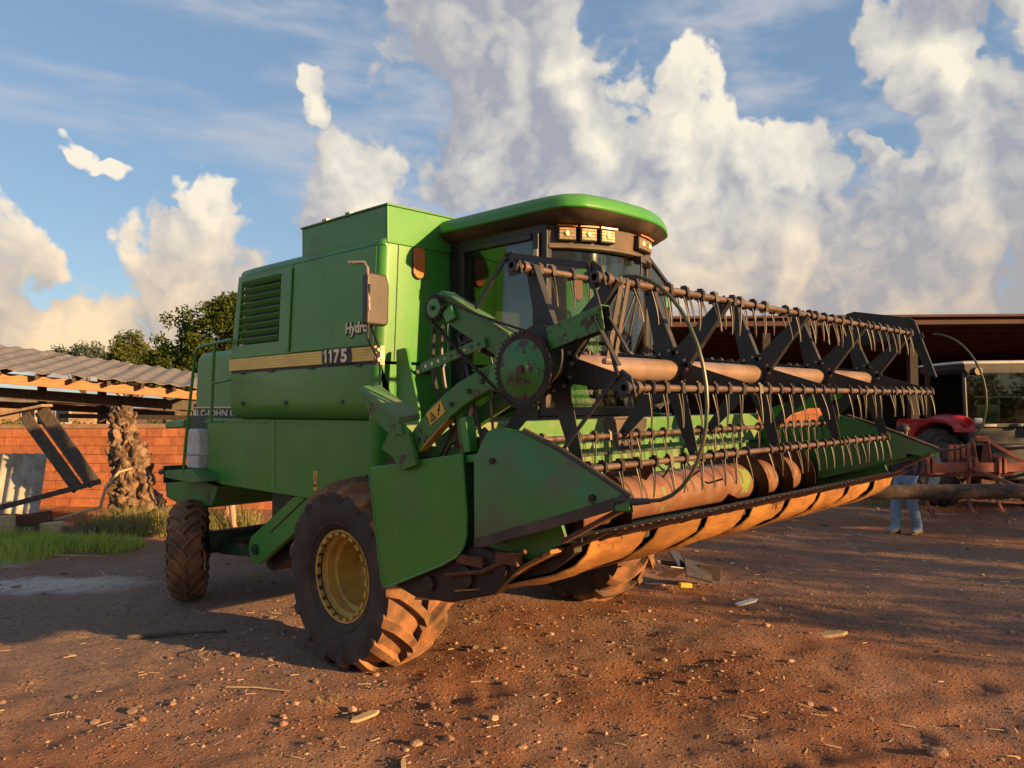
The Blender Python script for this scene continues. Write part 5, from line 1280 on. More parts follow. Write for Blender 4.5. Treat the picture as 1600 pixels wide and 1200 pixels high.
# crop dividers
def divider(x, inw, name, m, label=None):
    SCL = .962 if inw > 0 else 1.0
    s = inw                                                   # +1: the inner side lies towards +x
    st_ = [  # y, bottom z, crease z, ridge z, thickness
        (3.10, 1.330, 1.835, 1.955, .20), (3.02, 1.345, 1.835, 1.978, .20), (2.84, 1.405, 1.800, 1.955, .19), (2.58, 1.480, 1.728, 1.868, .15), (2.33, 1.560, 1.672, 1.765, .10), (2.17, 1.612, 1.645, 1.700, .06), (2.09, 1.642, 1.652, 1.668, .03)]
    rings = []
    for y, zb, zc, zr, th in st_:
        y, zb, zc, zr = y * SCL, 2.1 + (zb - 2.1) * SCL, 2.1 + (zc - .03 - 2.1) * SCL, 2.1 + (zr - 2.1) * SCL
        rings.append([(x + s * .02, y, zb), (x, y, zb + .015), (x, y, zc - .01), (x + s * .004, y, zc), (x + s * (th * .48), y, zr - .010), (x + s * (th * .60), y, zr), (x + s * (th * .75), y, zr - .012), (x + s * th, y, zc - .02), (x + s * th, y, zb + .03)])
    d = part(name, MB().loft(rings), m, angle=28)
    def sc2(y, z): return y * SCL, 2.1 + (z - 2.1) * SCL
    # worn edges: bare metal along the ridge and the lower rim
    R1 = [(x + s * (th * .60 + .003), y * SCL, 2.1 + (zr + .003 - 2.1) * SCL) for y, zb, zc, zr, th in st_[2:]]
    put('ridge_wear', MB().tube(R1, .016, 8, .013), UNDER, d, angle=60)
    R2_ = [(x + s * .012, y * SCL, 2.1 + (zb + .022 - 2.1) * SCL) for y, zb, zc, zr, th in st_[:6]]
    put('rim_wear', MB().loft([[(p[0] - s * .014, p[1], p[2] - .022), (p[0] - s * .016, p[1], p[2] + .03), (p[0] - s * .011, p[1], p[2] + .03), (p[0] - s * .006, p[1], p[2] - .024)] for p in R2_]), UNDER, d)
    for y, z in (sc2(2.96, 1.80), sc2(2.30, 1.655)):
        part('bolt', MB().cyl((x - s * .012, y, z), (x + s * .01, y, z), .016, 8), DARKRUST, d)
    part('divider_point', MB().tube([(x + s * .02, *sc2(2.16, 1.655)), (x + s * .02, *sc2(2.07, 1.652)), (x + s * .02, *sc2(1.99, 1.662))], .022, 8, .012), UNDER, d)
    part('divider_shoe', MB().bar((x + s * .05, *sc2(2.14, 1.62)), (x + s * .05, *sc2(2.52, 1.42)), .05, .02), RUST, d)
    # springy hoop rod
    P = []
    for k in range(19):
        f = k / 18; a = -pi / 2 + pi * f
        P.append((x + s * .02 + .02 * sin(pi * f), *sc2(1.995 - .36 * cos(a) * (1 - .12 * f) + .12 * f, 1.662 + (1.02) * (sin(a) + 1) / 2)))
    part('divider_rod', MB().tube(P, .0088, 8), ROD, d)
    return d
divider(2.86, 1, 'crop_divider', GREEN_D)
divider(7.70, -1, 'crop_divider', GREEN_D)
part('right_shield', MB().prism([(2.90, 2.60), (2.88, 2.93), (2.80, 2.945), (2.30, 2.845), (2.28, 2.82), (2.12, 2.32), (2.16, 2.30), (2.32, 2.66)], 'x', 7.705, 7.72), BLACK, bevel=.004)
part('right_shield_edge', MB().bar((7.70, 2.275, 2.82), (7.70, 2.105, 2.30), .03, .018, (0, 1, 0)), BLACK)
part('right_reel_arm', MB().bar((7.72, 3.7, 1.95), (7.72, 2.62, 2.30), .05, .12), GREEN, bevel=.008)
part('right_rod_bracket', MB().bar((7.70, 2.45, 2.60), (7.70, 2.20, 2.68), .01, .05), BLACK)

# ---- reel
RC = (2.64, 2.292); RL, RRi = 3.00, 7.60; RAD = .548
ANG = [133, 193, 253, 313, 13, 73]
def rp(a, r=RAD): return (RC[0] + cos(radians(a)) * r, RC[1] + sin(radians(a)) * r)
rt = part('reel_tube', MB().cyl((3.06, *RC), (RRi - .02, *RC), .068, 28), TUBE, angle=50)
# spring tine: clip and two prongs, hanging below the bat
tm = MB()
tm.obox((0, 0, 0), (.030, .052, .052), Matrix.Identity(3)); tm.obox((0, 0, .030), (.022, .03, .016), Matrix.Identity(3))
for sx in (-1, 1):
    tm.tube([(sx * .016, .0, -.022), (sx * .013, -.006, -.07), (sx * .008, -.012, -.13), (sx * .005, -.014, -.19), (sx * .004, -.012, -.235)], .0052, 5, .0026)
tm.v = [(x * .9, y, z * .84 if z < -.03 else z) for x, y, z in tm.v]
tme = tm.mesh('tine', angle=40); tme.materials.append(TINE)
HUBS = [3.12, 4.22, 5.32, 6.42, 7.50]
for bi, a in enumerate(ANG):
    y, z = rp(a)
    bt = part('reel_bat', MB().cyl((RL, y, z), (RRi, y, z), .0175, 14), STEEL, angle=50)
    nt = 29
    for k in range(nt):
        x = RL + .13 + (RRi - RL - .18) * k / (nt - 1)
        if min(abs(x - h) for h in HUBS) < .035: x += .05
        if hash01(bi * 7.1, k * 1.3) < .035: continue                  # a few are missing
        x += .02 * (hash01(bi, k, 9) - .5)
        inst('tine', tme, (x, y, z), (radians(-4 + 15 * (hash01(bi, k) - .5)), radians(10 * (hash01(k, bi, 2) - .5)), radians(30 * (hash01(bi, k, 4) - .5))), bt)
    part('bat_cap', MB().lathe([(0, .016), (0, .030), (.05, .030), (.055, .022), (.06, .001)][::-1], (RL - .035, y, z), 'x', 14), BLACK, bt)
    part('bat_clamp', MB().cyl((RL + .045, y, z), (RL + .075, y, z), .032, 12), STEEL, bt)
for hi, hx in enumerate(HUBS):
    disc = part('reel_hub', MB().cyl((hx - .006, *RC), (hx + .006, *RC), .150, 28), BLACK, bevel=.002)
    part('hub_collar', MB().cyl((hx - .02, *RC), (hx + .05, *RC), .085, 20), BLACK, disc)
    for a in ANG:
        ca, sa = cos(radians(a)), sin(radians(a)); d = Vector((0, ca, sa)); nrm = Vector((0, -sa, ca)); c0 = Vector((hx - .010, *RC))
        poly = []
        for (t_, w) in ((.085, .070), (.30, .050), (.50, .033), (.565, .026)): poly.append((t_, w))
        pts = [c0 + d * t_ + nrm * w for t_, w in poly] + [c0 + d * t_ - nrm * w for t_, w in reversed(poly)]
        vs = [tuple(p + Vector((-.003, 0, 0))) for p in pts] + [tuple(p + Vector((.003, 0, 0))) for p in pts]; k = len(pts)
        ar_ = part('reel_arm', MB().add(vs, [tuple(range(k))[::-1], tuple(range(k, 2 * k))] + [(i, (i + 1) % k, (i + 1) % k + k, i + k) for i in range(k)]), BLACK, disc)
        # folded flange along one edge
        part('arm_flange', MB().bar(c0 + d * .10 + nrm * .067 + Vector((.022, 0, 0)), c0 + d * .56 + nrm * .026 + Vector((.022, 0, 0)), .044, .005, tuple(nrm)), BLACK, disc)
        for t_, w in ((.12, .035), (.12, -.035), (.52, 0.012), (.52, -.014)):
            q = c0 + d * t_ + nrm * w; part('bolt', MB().cyl((q.x - .014, q.y, q.z), (q.x - .002, q.y, q.z), .010, 6), GALV if t_ < .3 else BLACK, disc)
# control star at the left end: cranks and links between bats
ctl = part('crank_ring', MB().lathe([(0, .10), (0, .16), (.012, .16), (.012, .10)], (RL + .015, RC[0] + .03, RC[1] + .05), 'x', 28, True), BLACK)
for i, a in enumerate(ANG):
    y, z = rp(a); y2, z2 = y + .03, z + .06
    part('crank_plate', MB().prism([(y - .045, z - .04), (y + .045, z - .05), (y + .07, z + .055), (y + .03, z + .085), (y - .02, z + .05)], 'x', RL - .006, RL + .006), BLACK, ctl)
    a2 = ANG[(i + 1) % 6]; p2 = rp(a2)
    part('link_bar', MB().bar((RL - .012, y + .05, z + .06), (RL - .012, p2[0] + .05, p2[1] + .06), .010, .032 if i == 5 else .018, (1, 0, 0) if False else (0, 0, 1)), BLACK, ctl)
    for (ay, az_) in ((.05, .06), (-.01, -.02)): part('bolt', MB().cyl((RL - .022, y + ay, z + az_), (RL - .008, y + ay, z + az_), .012, 8), DARKRUST, ctl)
# straps hanging from the upper front bat
for dx, w in ((.16, .035), (.215, .028)):
    y, z = rp(133); part('hanging_strap', MB().bar((RL + dx, y - .02, z + .01), (RL + dx - .03, y + .05, z - .39), .006, w, (1, 0, 0)), UNDER)
part('strap_bolt', MB().cyl((RL + .10, rp(133)[0] + .05, rp(133)[1] - .39), (RL + .22, rp(133)[0] + .05, rp(133)[1] - .39), .016, 8), GALV)
# ---- reel drive on the left
def gear(c, r, nt, th, tooth=.016, hole=0):
    pts = []
    for k in range(nt * 4):
        a = 2 * pi * k / (nt * 4); rr_ = r + (tooth if k % 4 in (1, 2) else 0); pts.append((c[1] + cos(a) * rr_, c[2] + sin(a) * rr_))
    return MB().prism(pts, 'x', c[0] - th / 2, c[0] + th / 2)
SC = (2.90, 2.668, 2.272)
sp = part('reel_sprocket', gear(SC, .178, 44, .010), DARKRUST)
part('sprocket_face', MB().lathe([(-.012, .001), (-.012, .030), (-.009, .032), (-.008, .148), (-.006, .150)], SC, 'x', 40), GREEN_P, sp, angle=60)
part('sprocket_nut', MB().cyl((2.89, SC[1], SC[2]), (2.872, SC[1], SC[2]), .022, 6), mat('dark_red_oxide', (.10, .02, .018), None, .6), sp)
S2 = (2.895, 3.325, 2.635)
s2 = part('drive_sprocket', gear(S2, .062, 18, .010, .012), DARKRUST)
part('sprocket_face', MB().lathe([(-.010, .001), (-.010, .052), (-.006, .054)], S2, 'x', 24), GREEN, s2)
part('sprocket_nut', MB().cyl((2.885, S2[1], S2[2]), (2.870, S2[1], S2[2]), .014, 6), BLACK, s2)
# chain around both sprockets
r1, r2 = .190, .072; dv = Vector((SC[1] - S2[1], SC[2] - S2[2])); Ld = dv.length; base = atan2(dv.y, dv.x); beta = math.asin((r1 - r2) / Ld)
path = []
def cpt(c, r, a): return (c[1] + r * cos(a), c[2] + r * sin(a))
aT = base + pi / 2 + beta; aB = base - pi / 2 - beta
for k in range(13): path.append(cpt(SC, r1, aT - (aT - aB) * k / 12))
lowA, lowB = cpt(SC, r1, aB), cpt(S2, r2, aB)
for k in range(1, 12):
    f = k / 12; path.append((lowA[0] + (lowB[0] - lowA[0]) * f, lowA[1] + (lowB[1] - lowA[1]) * f - .018 * sin(pi * f)))
for k in range(9): path.append(cpt(S2, r2, aB - (2 * pi - (aT - aB)) * k / 8))
ua, ub = cpt(S2, r2, aT), cpt(SC, r1, aT)
for k in range(1, 12): f = k / 12; path.append((ua[0] + (ub[0] - ua[0]) * f, ua[1] + (ub[1] - ua[1]) * f - .006 * sin(pi * f)))
cum = [0]; pl = path + [path[0]]
for i in range(len(pl) - 1): cum.append(cum[-1] + math.dist(pl[i], pl[i + 1]))
nl = int(cum[-1] / .0155); mb = MB(); j = 0
for i in range(nl):
    s_ = cum[-1] * i / nl
    while cum[j + 1] < s_: j += 1
    f = (s_ - cum[j]) / (cum[j + 1] - cum[j]); y = pl[j][0] + (pl[j + 1][0] - pl[j][0]) * f; z = pl[j][1] + (pl[j + 1][1] - pl[j][1]) * f
    tdir = Vector((0, pl[j + 1][0] - pl[j][0], pl[j + 1][1] - pl[j][1])).normalized(); rot = Matrix((tdir, Vector((1, 0, 0)), tdir.cross(Vector((1, 0, 0))))).transposed()
    o_ = .009 if i % 2 else .006
    mb.obox((2.90 - o_, y, z), (.019, .003, .011), rot); mb.obox((2.90 + o_, y, z), (.019, .003, .011), rot)
    mb.obox((2.90, y, z), (.008, .014, .008), rot)
part('drive_chain', mb, DARKRUST, smooth=False)
# drive arm: folded box channel carrying the small sprocket
ch = part('drive_arm', MB().add([], []).prism([(3.36, 2.70), (3.30, 2.735), (2.80, 2.47), (2.72, 2.40), (2.80, 2.30), (2.90, 2.36), (3.30, 2.57), (3.40, 2.60)], 'x', 2.925, 2.95), GREEN_W, bevel=.004)
part('arm_top', MB().bar((2.985, 3.30, 2.728), (2.985, 2.80, 2.462), .075, .006, (0, .45, .9)), GREEN_W, ch)
part('arm_lug', MB().prism([(3.20, 2.64), (3.16, 2.57), (3.23, 2.545), (3.27, 2.60)], 'x', 2.90, 2.924), GREEN, ch, bevel=.004)
part('arm_bracket', MB().prism([(2.86, 2.36), (2.76, 2.44), (2.86, 2.16), (2.94, 2.20)], 'x', 2.905, 2.924), GREEN, ch, bevel=.003)
# main curved reel arm
ctr = [(3.62, 1.80), (3.50, 1.92), (3.35, 2.04), (3.15, 2.155), (2.95, 2.235), (2.78, 2.275), (2.62, 2.29)]
wd = [.055, .062, .066, .066, .064, .062, .06]
upp = []; lo = []
for i, (c, w) in enumerate(zip(ctr, wd)):
    p, q = ctr[max(i - 1, 0)], ctr[min(i + 1, len(ctr) - 1)]; d = Vector((q[0] - p[0], q[1] - p[1])).normalized(); nn = Vector((d.y, -d.x))
    if nn.y < 0: nn = -nn
    upp.append((c[0] + nn.x * w, c[1] + nn.y * w)); lo.append((c[0] - nn.x * w, c[1] - nn.y * w))
ra = part('reel_arm_beam', MB().prism(upp + lo[::-1], 'x', 2.925, 2.985), GREEN_W, bevel=.006)
part('arm_underside', MB().bar((2.955, 3.50, 1.84), (2.955, 3.25, 2.03), .055, .012, (0, .5, .8)), YELLOW, ra)
s, P, slab = sticker('warning_sticker', (2.9235, 3.395, 1.985), (0, -.86, .51), (0, .51, .86), (-1, 0, 0), .145, .075, ra)
part('warning_sign', slab([(.012, .010), (.066, .010), (.039, .064)], .0022, .004), INK, s)
part('warning_sign', slab([(.025, .017), (.053, .017), (.039, .046)], .0042, .0052), DECAL, s)
part('warning_sign', slab([(.036, .018), (.043, .018), (.042, .036), (.037, .036)], .0054, .0064), INK, s)
part('warning_sign', slab([(.080, .012), (.088, .012), (.130, .058), (.124, .064)], .0022, .004), INK, s)
part('warning_sign', slab([(.095, .036), (.108, .028), (.112, .040), (.100, .048)], .0022, .004), INK, s)
for y, z in ((3.50, 1.90), (3.22, 2.10), (2.98, 2.22), (3.08, 2.17)): part('bolt', MB().cyl((2.925, y, z), (2.912, y, z), .014, 8), DARKGREEN, ra)
# perforated strap
pst = part('perforated_strap', MB().bar((2.91, 3.46, 2.305), (2.91, 2.94, 2.425), .010, .055), GREEN_W, bevel=.003)
for k in range(9):
    f = (k + .5) / 9; y = 3.44 - .48 * f; z = 2.31 + .11 * f; part('strap_hole_disc', MB().cyl((2.9035, y, z), (2.9045, y, z), .010, 10), GALV if k in (3, 6) else (CREAM if k < 3 else INK), pst)  # flat discs: pale and metal ones painted as glints, the rest black
# worn extension beam
ex = part('extension_beam', MB().prism([(2.52, 2.36), (2.54, 2.47), (2.205, 2.555), (2.185, 2.44)], 'x', 2.93, 2.936).bar((2.965, 2.53, 2.468), (2.965, 2.205, 2.553), .065, .006), GREEN_P, bevel=.003)
part('extension_back', MB().prism([(2.52, 2.36), (2.54, 2.465), (2.205, 2.55), (2.185, 2.44)], 'x', 2.995, 3.0), BLACK, ex)
part('extension_arm', MB().bar((2.93, 2.23, 2.48), (2.95, 2.12, 2.27), .008, .03, (1, 0, 0)), BLACK, ex)
part('extension_arm', MB().bar((2.99, 2.20, 2.50), (3.0, 2.10, 2.33), .008, .02, (1, 0, 0)), BLACK, ex)
part('bolt', MB().cyl((2.93, 2.24, 2.49), (2.915, 2.24, 2.49), .014, 8), DARKRUST, ex)
# deflector tray and its bracket
tr = part('deflector_tray', MB().add([(2.86, 4.00, 2.215), (2.86, 3.60, 2.03), (3.02, 3.60, 2.05), (3.02, 4.00, 2.235), (2.86, 3.995, 2.175), (2.86, 3.60, 1.99), (3.02, 3.60, 2.01), (3.02, 3.995, 2.195)], [(0, 1, 2, 3), (7, 6, 5, 4), (0, 4, 5, 1), (1, 5, 6, 2), (2, 6, 7, 3), (3, 7, 4, 0)]), GREEN_T, bevel=.008)
part('tray_side', MB().prism([(3.98, 2.175), (3.60, 1.99), (3.58, 1.93), (3.72, 1.94), (3.90, 2.05)], 'x', 2.87, 2.885), GREEN_W, tr)
part('tray_bracket', MB().prism([(3.62, 1.99), (3.55, 1.95), (3.50, 1.83), (3.48, 1.76), (3.62, 1.72), (3.70, 1.80), (3.80, 1.84), (3.72, 1.95)], 'x', 2.885, 2.915), GREEN_W, tr, bevel=.004)
part('bolt', MB().cyl((2.886, 3.66, 1.94), (2.872, 3.66, 1.94), .013, 8), GALV, tr)
part('tray_hinge', MB().cyl((2.93, 3.74, 1.76), (3.05, 3.74, 1.76), .05, 12), DARKRUST, tr)
# lift ram post and fittings
rm = part('reel_lift_ram', MB().bar((3.0, 3.18, 1.83), (3.0, 3.235, 2.16), .05, .06, (1, 0, 0)), GREEN_W, bevel=.006)
part('ram_sleeve', MB().bar((2.975, 3.12, 1.84), (2.975, 3.155, 2.03), .05, .07, (1, 0, 0)), GREEN, rm, bevel=.006)
part('ram_rod', MB().cyl((3.0, 3.16, 2.0), (3.0, 3.10, 2.26), .013, 10), GALV, rm)
part('tie_rod', MB().cyl((3.05, 3.02, 1.88), (3.05, 3.06, 2.25), .008, 8), STEEL, rm)
part('valve', MB().box((3.0, 3.24, 1.86), (3.05, 3.30, 1.98)), RUST, rm, bevel=.01)
part('header_mount', MB().box((3.02, 3.05, 1.84), (3.12, 3.15, 1.92)), RUST, rm)
# hydraulic hoses
def hose(pts, r=.013, m=HOSE):
    out = []
    P = [Vector(p) for p in pts]
    for i in range(len(P) - 1):
        p0, p1, p2, p3 = P[max(i - 1, 0)], P[i], P[i + 1], P[min(i + 2, len(P) - 1)]
        for k in range(5):
            t_ = k / 5; out.append(.5 * ((2 * p1) + (p2 - p0) * t_ + (2 * p0 - 5 * p1 + 4 * p2 - p3) * t_ ** 2 + (3 * p1 - p0 - 3 * p2 + p3) * t_ ** 3))
    out.append(P[-1]); return part('hydraulic_hose', MB().tube(out, r, 8), m)
hose([(2.98, 3.33, 2.60), (2.99, 3.42, 2.57), (3.0, 3.46, 2.45), (3.0, 3.45, 2.25), (3.02, 3.40, 2.08), (3.03, 3.33, 1.95), (3.05, 3.28, 1.83), (3.06, 3.30, 1.74)])
hose([(2.99, 3.36, 2.54), (3.03, 3.42, 2.50), (3.04, 3.43, 2.35), (3.05, 3.40, 2.15), (3.06, 3.33, 2.0), (3.06, 3.26, 1.88), (3.06, 3.24, 1.76)])
hose([(2.97, 3.36, 1.76), (2.97, 3.30, 1.86), (2.98, 3.24, 1.90), (3.0, 3.20, 1.85), (3.0, 3.19, 1.78)], .010)
hose([(2.97, 3.44, 1.75), (2.98, 3.36, 1.84), (2.99, 3.30, 1.95), (3.0, 3.26, 1.99)], .010)
# inner reel arm bracket and standards seen past the reel
part('inner_support', MB().bar((3.12, 3.55, 1.85), (3.12, 2.70, 2.28), .05, .09), GREEN_W, bevel=.006)
# ================================================================== blue cloth on the right platform rail
bc = put('blue_cloth', MB().loft([[(6.30 + .05 * sin(3 * f + k) + .14 * f, 4.10 + .03 * cos(5 * f + k * 2) + dy, 2.20 - .12 * k) for f in [i / 8 for i in range(9)]] + [(6.30 + .05 * sin(3 * f + k) + .14 * f, 4.13 + .03 * cos(5 * f + k * 2) + dy, 2.20 - .12 * k) for f in [i / 8 for i in range(8, -1, -1)]] for k, dy in enumerate((0, .02, .03, .05, .04))]), BLUEC, origin=(6.4, 4.1, 1.7), angle=70)
tag(bc, 'dark blue cloth hung on the rail right of the harvester cab', 'cloth')

# ================================================================== junk heap beside the far front wheel
jk = thing('scrap_heap', YD(2.02, 9.35), 'small heap of dark and white scrap behind the far front wheel', 'scrap heap')
def jb(name, la, de, z, size, rot, m): put(name, MB().obox(YD(la, de, z), size, Euler(rot).to_matrix()), m, jk, bevel=.006)
jb('board', 2.12, 9.2, .16, (.55, .30, .03), (.25, -.15, .6), UNDER); jb('sheet', 1.95, 9.45, .24, (.40, .28, .015), (.9, .3, .2), NAVY)
jb('sheet', 1.85, 9.3, .12, (.35, .22, .012), (.2, .5, 1.1), WHITEP); jb('lump', 2.3, 9.35, .10, (.25, .25, .16), (.1, .2, .5), RUBBER); jb('block', 1.92, 8.95, .05, (.14, .07, .05), (0, .1, -.6), DECAL); jb('board', 2.0, 9.6, .14, (.5, .2, .05), (.3, .1, 1.2), DARKRUST)

# ================================================================== person builder
def person(name, base, face, label, joints, rad, cloth, shoes, hide_top=None, hair=True):
    """joints: dict of points in the body frame (x right, y forward, z up), feet at z=0"""
    root = thing(name, base, label, 'person')
    f = Vector((face[0], face[1], 0)).normalized(); r = Vector((f.y, -f.x, 0)); B = Vector(base)
    def Wp(p): return r * p[0] + f * p[1] + Vector((0, 0, p[2]))
    names = list(joints); idx = {n: i for i, n in enumerate(names)}
    edges = [('pelvis', 'waist'), ('waist', 'chest'), ('chest', 'neck'), ('neck', 'headb'), ('headb', 'headm'), ('headm', 'headt')]
    for s in 'LR': edges += [('pelvis', 'hip' + s), ('hip' + s, 'knee' + s), ('knee' + s, 'ankle' + s), ('ankle' + s, 'toe' + s), ('chest', 'sh' + s), ('sh' + s, 'el' + s), ('el' + s, 'wr' + s), ('wr' + s, 'palm' + s)]
    for s in 'LR':
        hb = Vector(joints['palm' + s]); hd = (hb - Vector(joints['wr' + s])).normalized(); sd = Vector((1 if s == 'R' else -1, 0, 0)); fwd = Vector((0, 1, 0))
        for k in range(5):
            if k == 0: a = hb + fwd * .032 - hd * .02; b = a + (fwd * .7 + hd * .7) * .03; c = b + hd * .025
            else:
                o = (k - 2.5) * .019; L = (.034, .038, .036, .028)[k - 1]
                a = hb + fwd * -o + hd * .015; b = a + hd * L; c = b + (hd * .8 - sd * .5) * L * .8
            for j, q in enumerate((a, b, c)):
                nm = f'f{s}{k}{j}'; joints[nm] = tuple(q); rad[nm] = (.009 - j * .001)
                edges.append(('palm' + s if j == 0 else f'f{s}{k}{j-1}', nm))
    names = list(joints); idx = {n: i for i, n in enumerate(names)}
    me = bpy.data.meshes.new('body'); me.from_pydata([tuple(Wp(joints[n])) for n in names], [(idx[a], idx[b]) for a, b in edges], [])
    o = bpy.data.objects.new('body', me); link(o, root)
    sk = o.modifiers.new('skin', 'SKIN'); sk.use_smooth_shade = True
    lay = me.skin_vertices[0].data
    for n in names:
        q = rad.get(n, .05); lay[idx[n]].radius = q if isinstance(q, tuple) else (q, q)
        lay[idx[n]].use_root = n == 'pelvis'
    ss = o.modifiers.new('sub', 'SUBSURF'); ss.levels = 1; ss.render_levels = 2
    # clothing colours by height in the body frame
    m = bpy.data.materials.new(name + '_look'); m.use_nodes = True; t = NT(m.node_tree); t.n.clear()
    out = t.add('ShaderNodeOutputMaterial'); p = t.add('ShaderNodeBsdfPrincipled'); t.lk(p.outputs[0], out.inputs[0]); p.inputs['Roughness'].default_value = .85
    tcn = t.add('ShaderNodeTexCoord'); sp = t.add('ShaderNodeSeparateXYZ'); t.lk(tcn.outputs['Object'], sp.inputs[0]); z = sp.outputs[2]
    nz = t.noise(tcn.outputs['Object'], 14, 4, .6)
    c = t.mix(nz, (.42, .24, .17), (.36, .20, .14))
    for z0, z1, ca, cb in cloth:
        inside = t.m('MULTIPLY', t.m('GREATER_THAN', z, z0), t.m('LESS_THAN', z, z1)); c = t.mix(inside, c, t.mix(nz, ca, cb))
    t.lk(c, p.inputs['Base Color']); bn = t.add('ShaderNodeBump'); bn.inputs['Strength'].default_value = .5; bn.inputs['Distance'].default_value = .02
    t.lk(t.noise(tcn.outputs['Object'], 9, 5, .6, .8), bn.inputs['Height']); t.lk(bn.outputs[0], p.inputs['Normal'])
    me.materials.append(m)
    hd_ = Vector(joints['headm']); W0 = lambda p: tuple(Vector(base) + Wp(p))
    if hair:
        put('hair', MB().ball(W0((hd_.x, hd_.y - .018, hd_.z + .045)), .102, 14, 10, (.92, 1.02, .92)), HAIRM, root)
        for sx in (-1, 1):
            put('eye', MB().ball(W0((hd_.x + sx * .032, hd_.y + .083, hd_.z + .0)), .011, 8, 6), HAIRM, root); put('ear', MB().ball(W0((hd_.x + sx * .084, hd_.y - .005, hd_.z - .01)), .024, 8, 6, (.5, .7, 1.1)), SKIN, root)
        put('nose', MB().ball(W0((hd_.x, hd_.y + .096, hd_.z - .022)), .016, 8, 6, (.8, 1, 1.4)), SKIN, root); put('mouth', MB().ball(W0((hd_.x, hd_.y + .086, hd_.z - .062)), .018, 8, 6, (1.3, .4, .35)), REDLENS, root)
    for s in 'LR':
        a = Vector(joints['ankle' + s]); tt = Vector(joints['toe' + s]); d = (tt - a); d.z = 0; d.normalize(); n_ = Vector((d.y, -d.x, 0)); rings = []
        for u, w, h in ((-.075, .032, .075), (-.06, .042, .10), (0, .044, .11), (.06, .046, .075), (.13, .050, .055), (.18, .040, .042), (.205, .018, .028)):
            ring = []
            for k in range(10):
                an = 2 * pi * k / 10; ring.append(W0(tuple(Vector((a.x, a.y, 0)) + d * u + n_ * (w * cos(an)) + Vector((0, 0, max(0.0, h / 2 + h / 2 * sin(an)) + max(0, a.z - .09))))))
            rings.append(ring)
        put('shoe', MB().loft(rings), shoes, root, angle=60)
    return root
def standing(step=.10, arm=.0, bend=0.0):
    J = dict(pelvis=(0, 0, .96), waist=(0, .01, 1.10), chest=(0, .0, 1.34), neck=(0, .01, 1.50), headb=(0, .025, 1.57), headm=(0, .035, 1.64), headt=(0, .02, 1.72))
    for s, k in (('L', -1), ('R', 1)):
        J['hip' + s] = (k * .095, 0, .90); J['knee' + s] = (k * .10, .03 + k * step * .5, .49); J['ankle' + s] = (k * .10, -.02 + k * step, .09); J['toe' + s] = (k * .115, .12 + k * step, .045)
        J['sh' + s] = (k * .185, -.01, 1.42); J['el' + s] = (k * .25, -.04 + k * arm, 1.14); J['wr' + s] = (k * .25, .08 + k * arm, .92); J['palm' + s] = (k * .245, .11 + k * arm, .84)
    return J
RADS = dict(pelvis=(.135, .11), waist=(.125, .10), chest=(.155, .115), neck=.056, headb=.068, headm=(.082, .095), headt=.06)
for s in 'LR': RADS.update({'hip' + s: .095, 'knee' + s: .068, 'ankle' + s: .062, 'toe' + s: (.035, .025), 'sh' + s: .062, 'el' + s: .043, 'wr' + s: .028, 'palm' + s: (.036, .018)})
jeans = [(.07, .98, (.13, .20, .32), (.26, .34, .46)), (.96, 1.47, (.012, .015, .03), (.02, .022, .04))]
shorts = [(.52, .98, (.02, .018, .022), (.035, .03, .035)), (.96, 1.47, (.03, .02, .03), (.05, .035, .05))]
for s in 'LR': RADS.update({'hip' + s: .112, 'knee' + s: .084, 'ankle' + s: .080})
q = YD(6.28, 12.75); person('person', (q.x, q.y, gz(q.x, q.y)), tuple(-rd * .9 - vd * .3), 'person in blue jeans and dark shirt behind the header tip on the right', standing(.13, .05), dict(RADS), jeans, BOOT)
R2 = dict(RADS)
for s in 'LR': R2.update({'knee' + s: .060, 'ankle' + s: .043, 'hip' + s: .10})
q = YD(-4.85, 13.6); person('person', (q.x, q.y, gz(q.x, q.y)), tuple(rd * .95 - vd * .3), 'person with bare lower legs walking behind the harvester chassis', standing(.19, .1), R2, shorts, PALEW)

# ================================================================== red tractor seen from behind
TR = thing('tractor', YD(9.42, 15.2), 'red tractor with white roofed cab parked rear first on the right', 'tractor')
ROTY = Matrix((rd, vd, ud)).transposed()
TC = YD(9.42, 15.2)
def tp(a, b, z): v_ = rd * a + vd * b; return Vector((TC.x + v_.x, TC.y + v_.y, z))
def tb(name, a0, a1, b0, b1, z0, z1, m, parent=TR, bev=.01, seg=2): return put(name, MB().obox(tp((a0 + a1) / 2, (b0 + b1) / 2, (z0 + z1) / 2), (a1 - a0, b1 - b0, z1 - z0), ROTY), m, parent, bevel=bev, seg=seg)
def tcurve(name, pts, r, m, parent=TR, n=8): return put(name, MB().tube([tp(*p) for p in pts], r, n), m, parent)
rf = put('cab_roof', MB().loft([[tp(a * k, b * k + .9 * (1 - k) * .5, z) for a, b in ((-.86, 0), (-.80, -.08), (.80, -.08), (.86, 0), (.86, 1.5), (.78, 1.65), (-.78, 1.65), (-.86, 1.5))] for k, z in ((1, 2.775), (1.02, 2.79), (1.0, 2.815), (.93, 2.835), (.5, 2.85))]), WHITE, TR, angle=40)
put('roof_underside', MB().loft([[tp(a * k, b * k, z) for a, b in ((-.86, 0), (-.80, -.08), (.80, -.08), (.86, 0), (.86, 1.5), (.78, 1.65), (-.78, 1.65), (-.86, 1.5))] for k, z in ((.9, 2.60), (.98, 2.68), (.99, 2.77))]), BLACK, TR)
for a in (-.70, .36): tcurve('work_lamp', [(a + .16, -.12, 2.64), (a + .16, -.04, 2.64)], .075, CHROME, TR, 14)
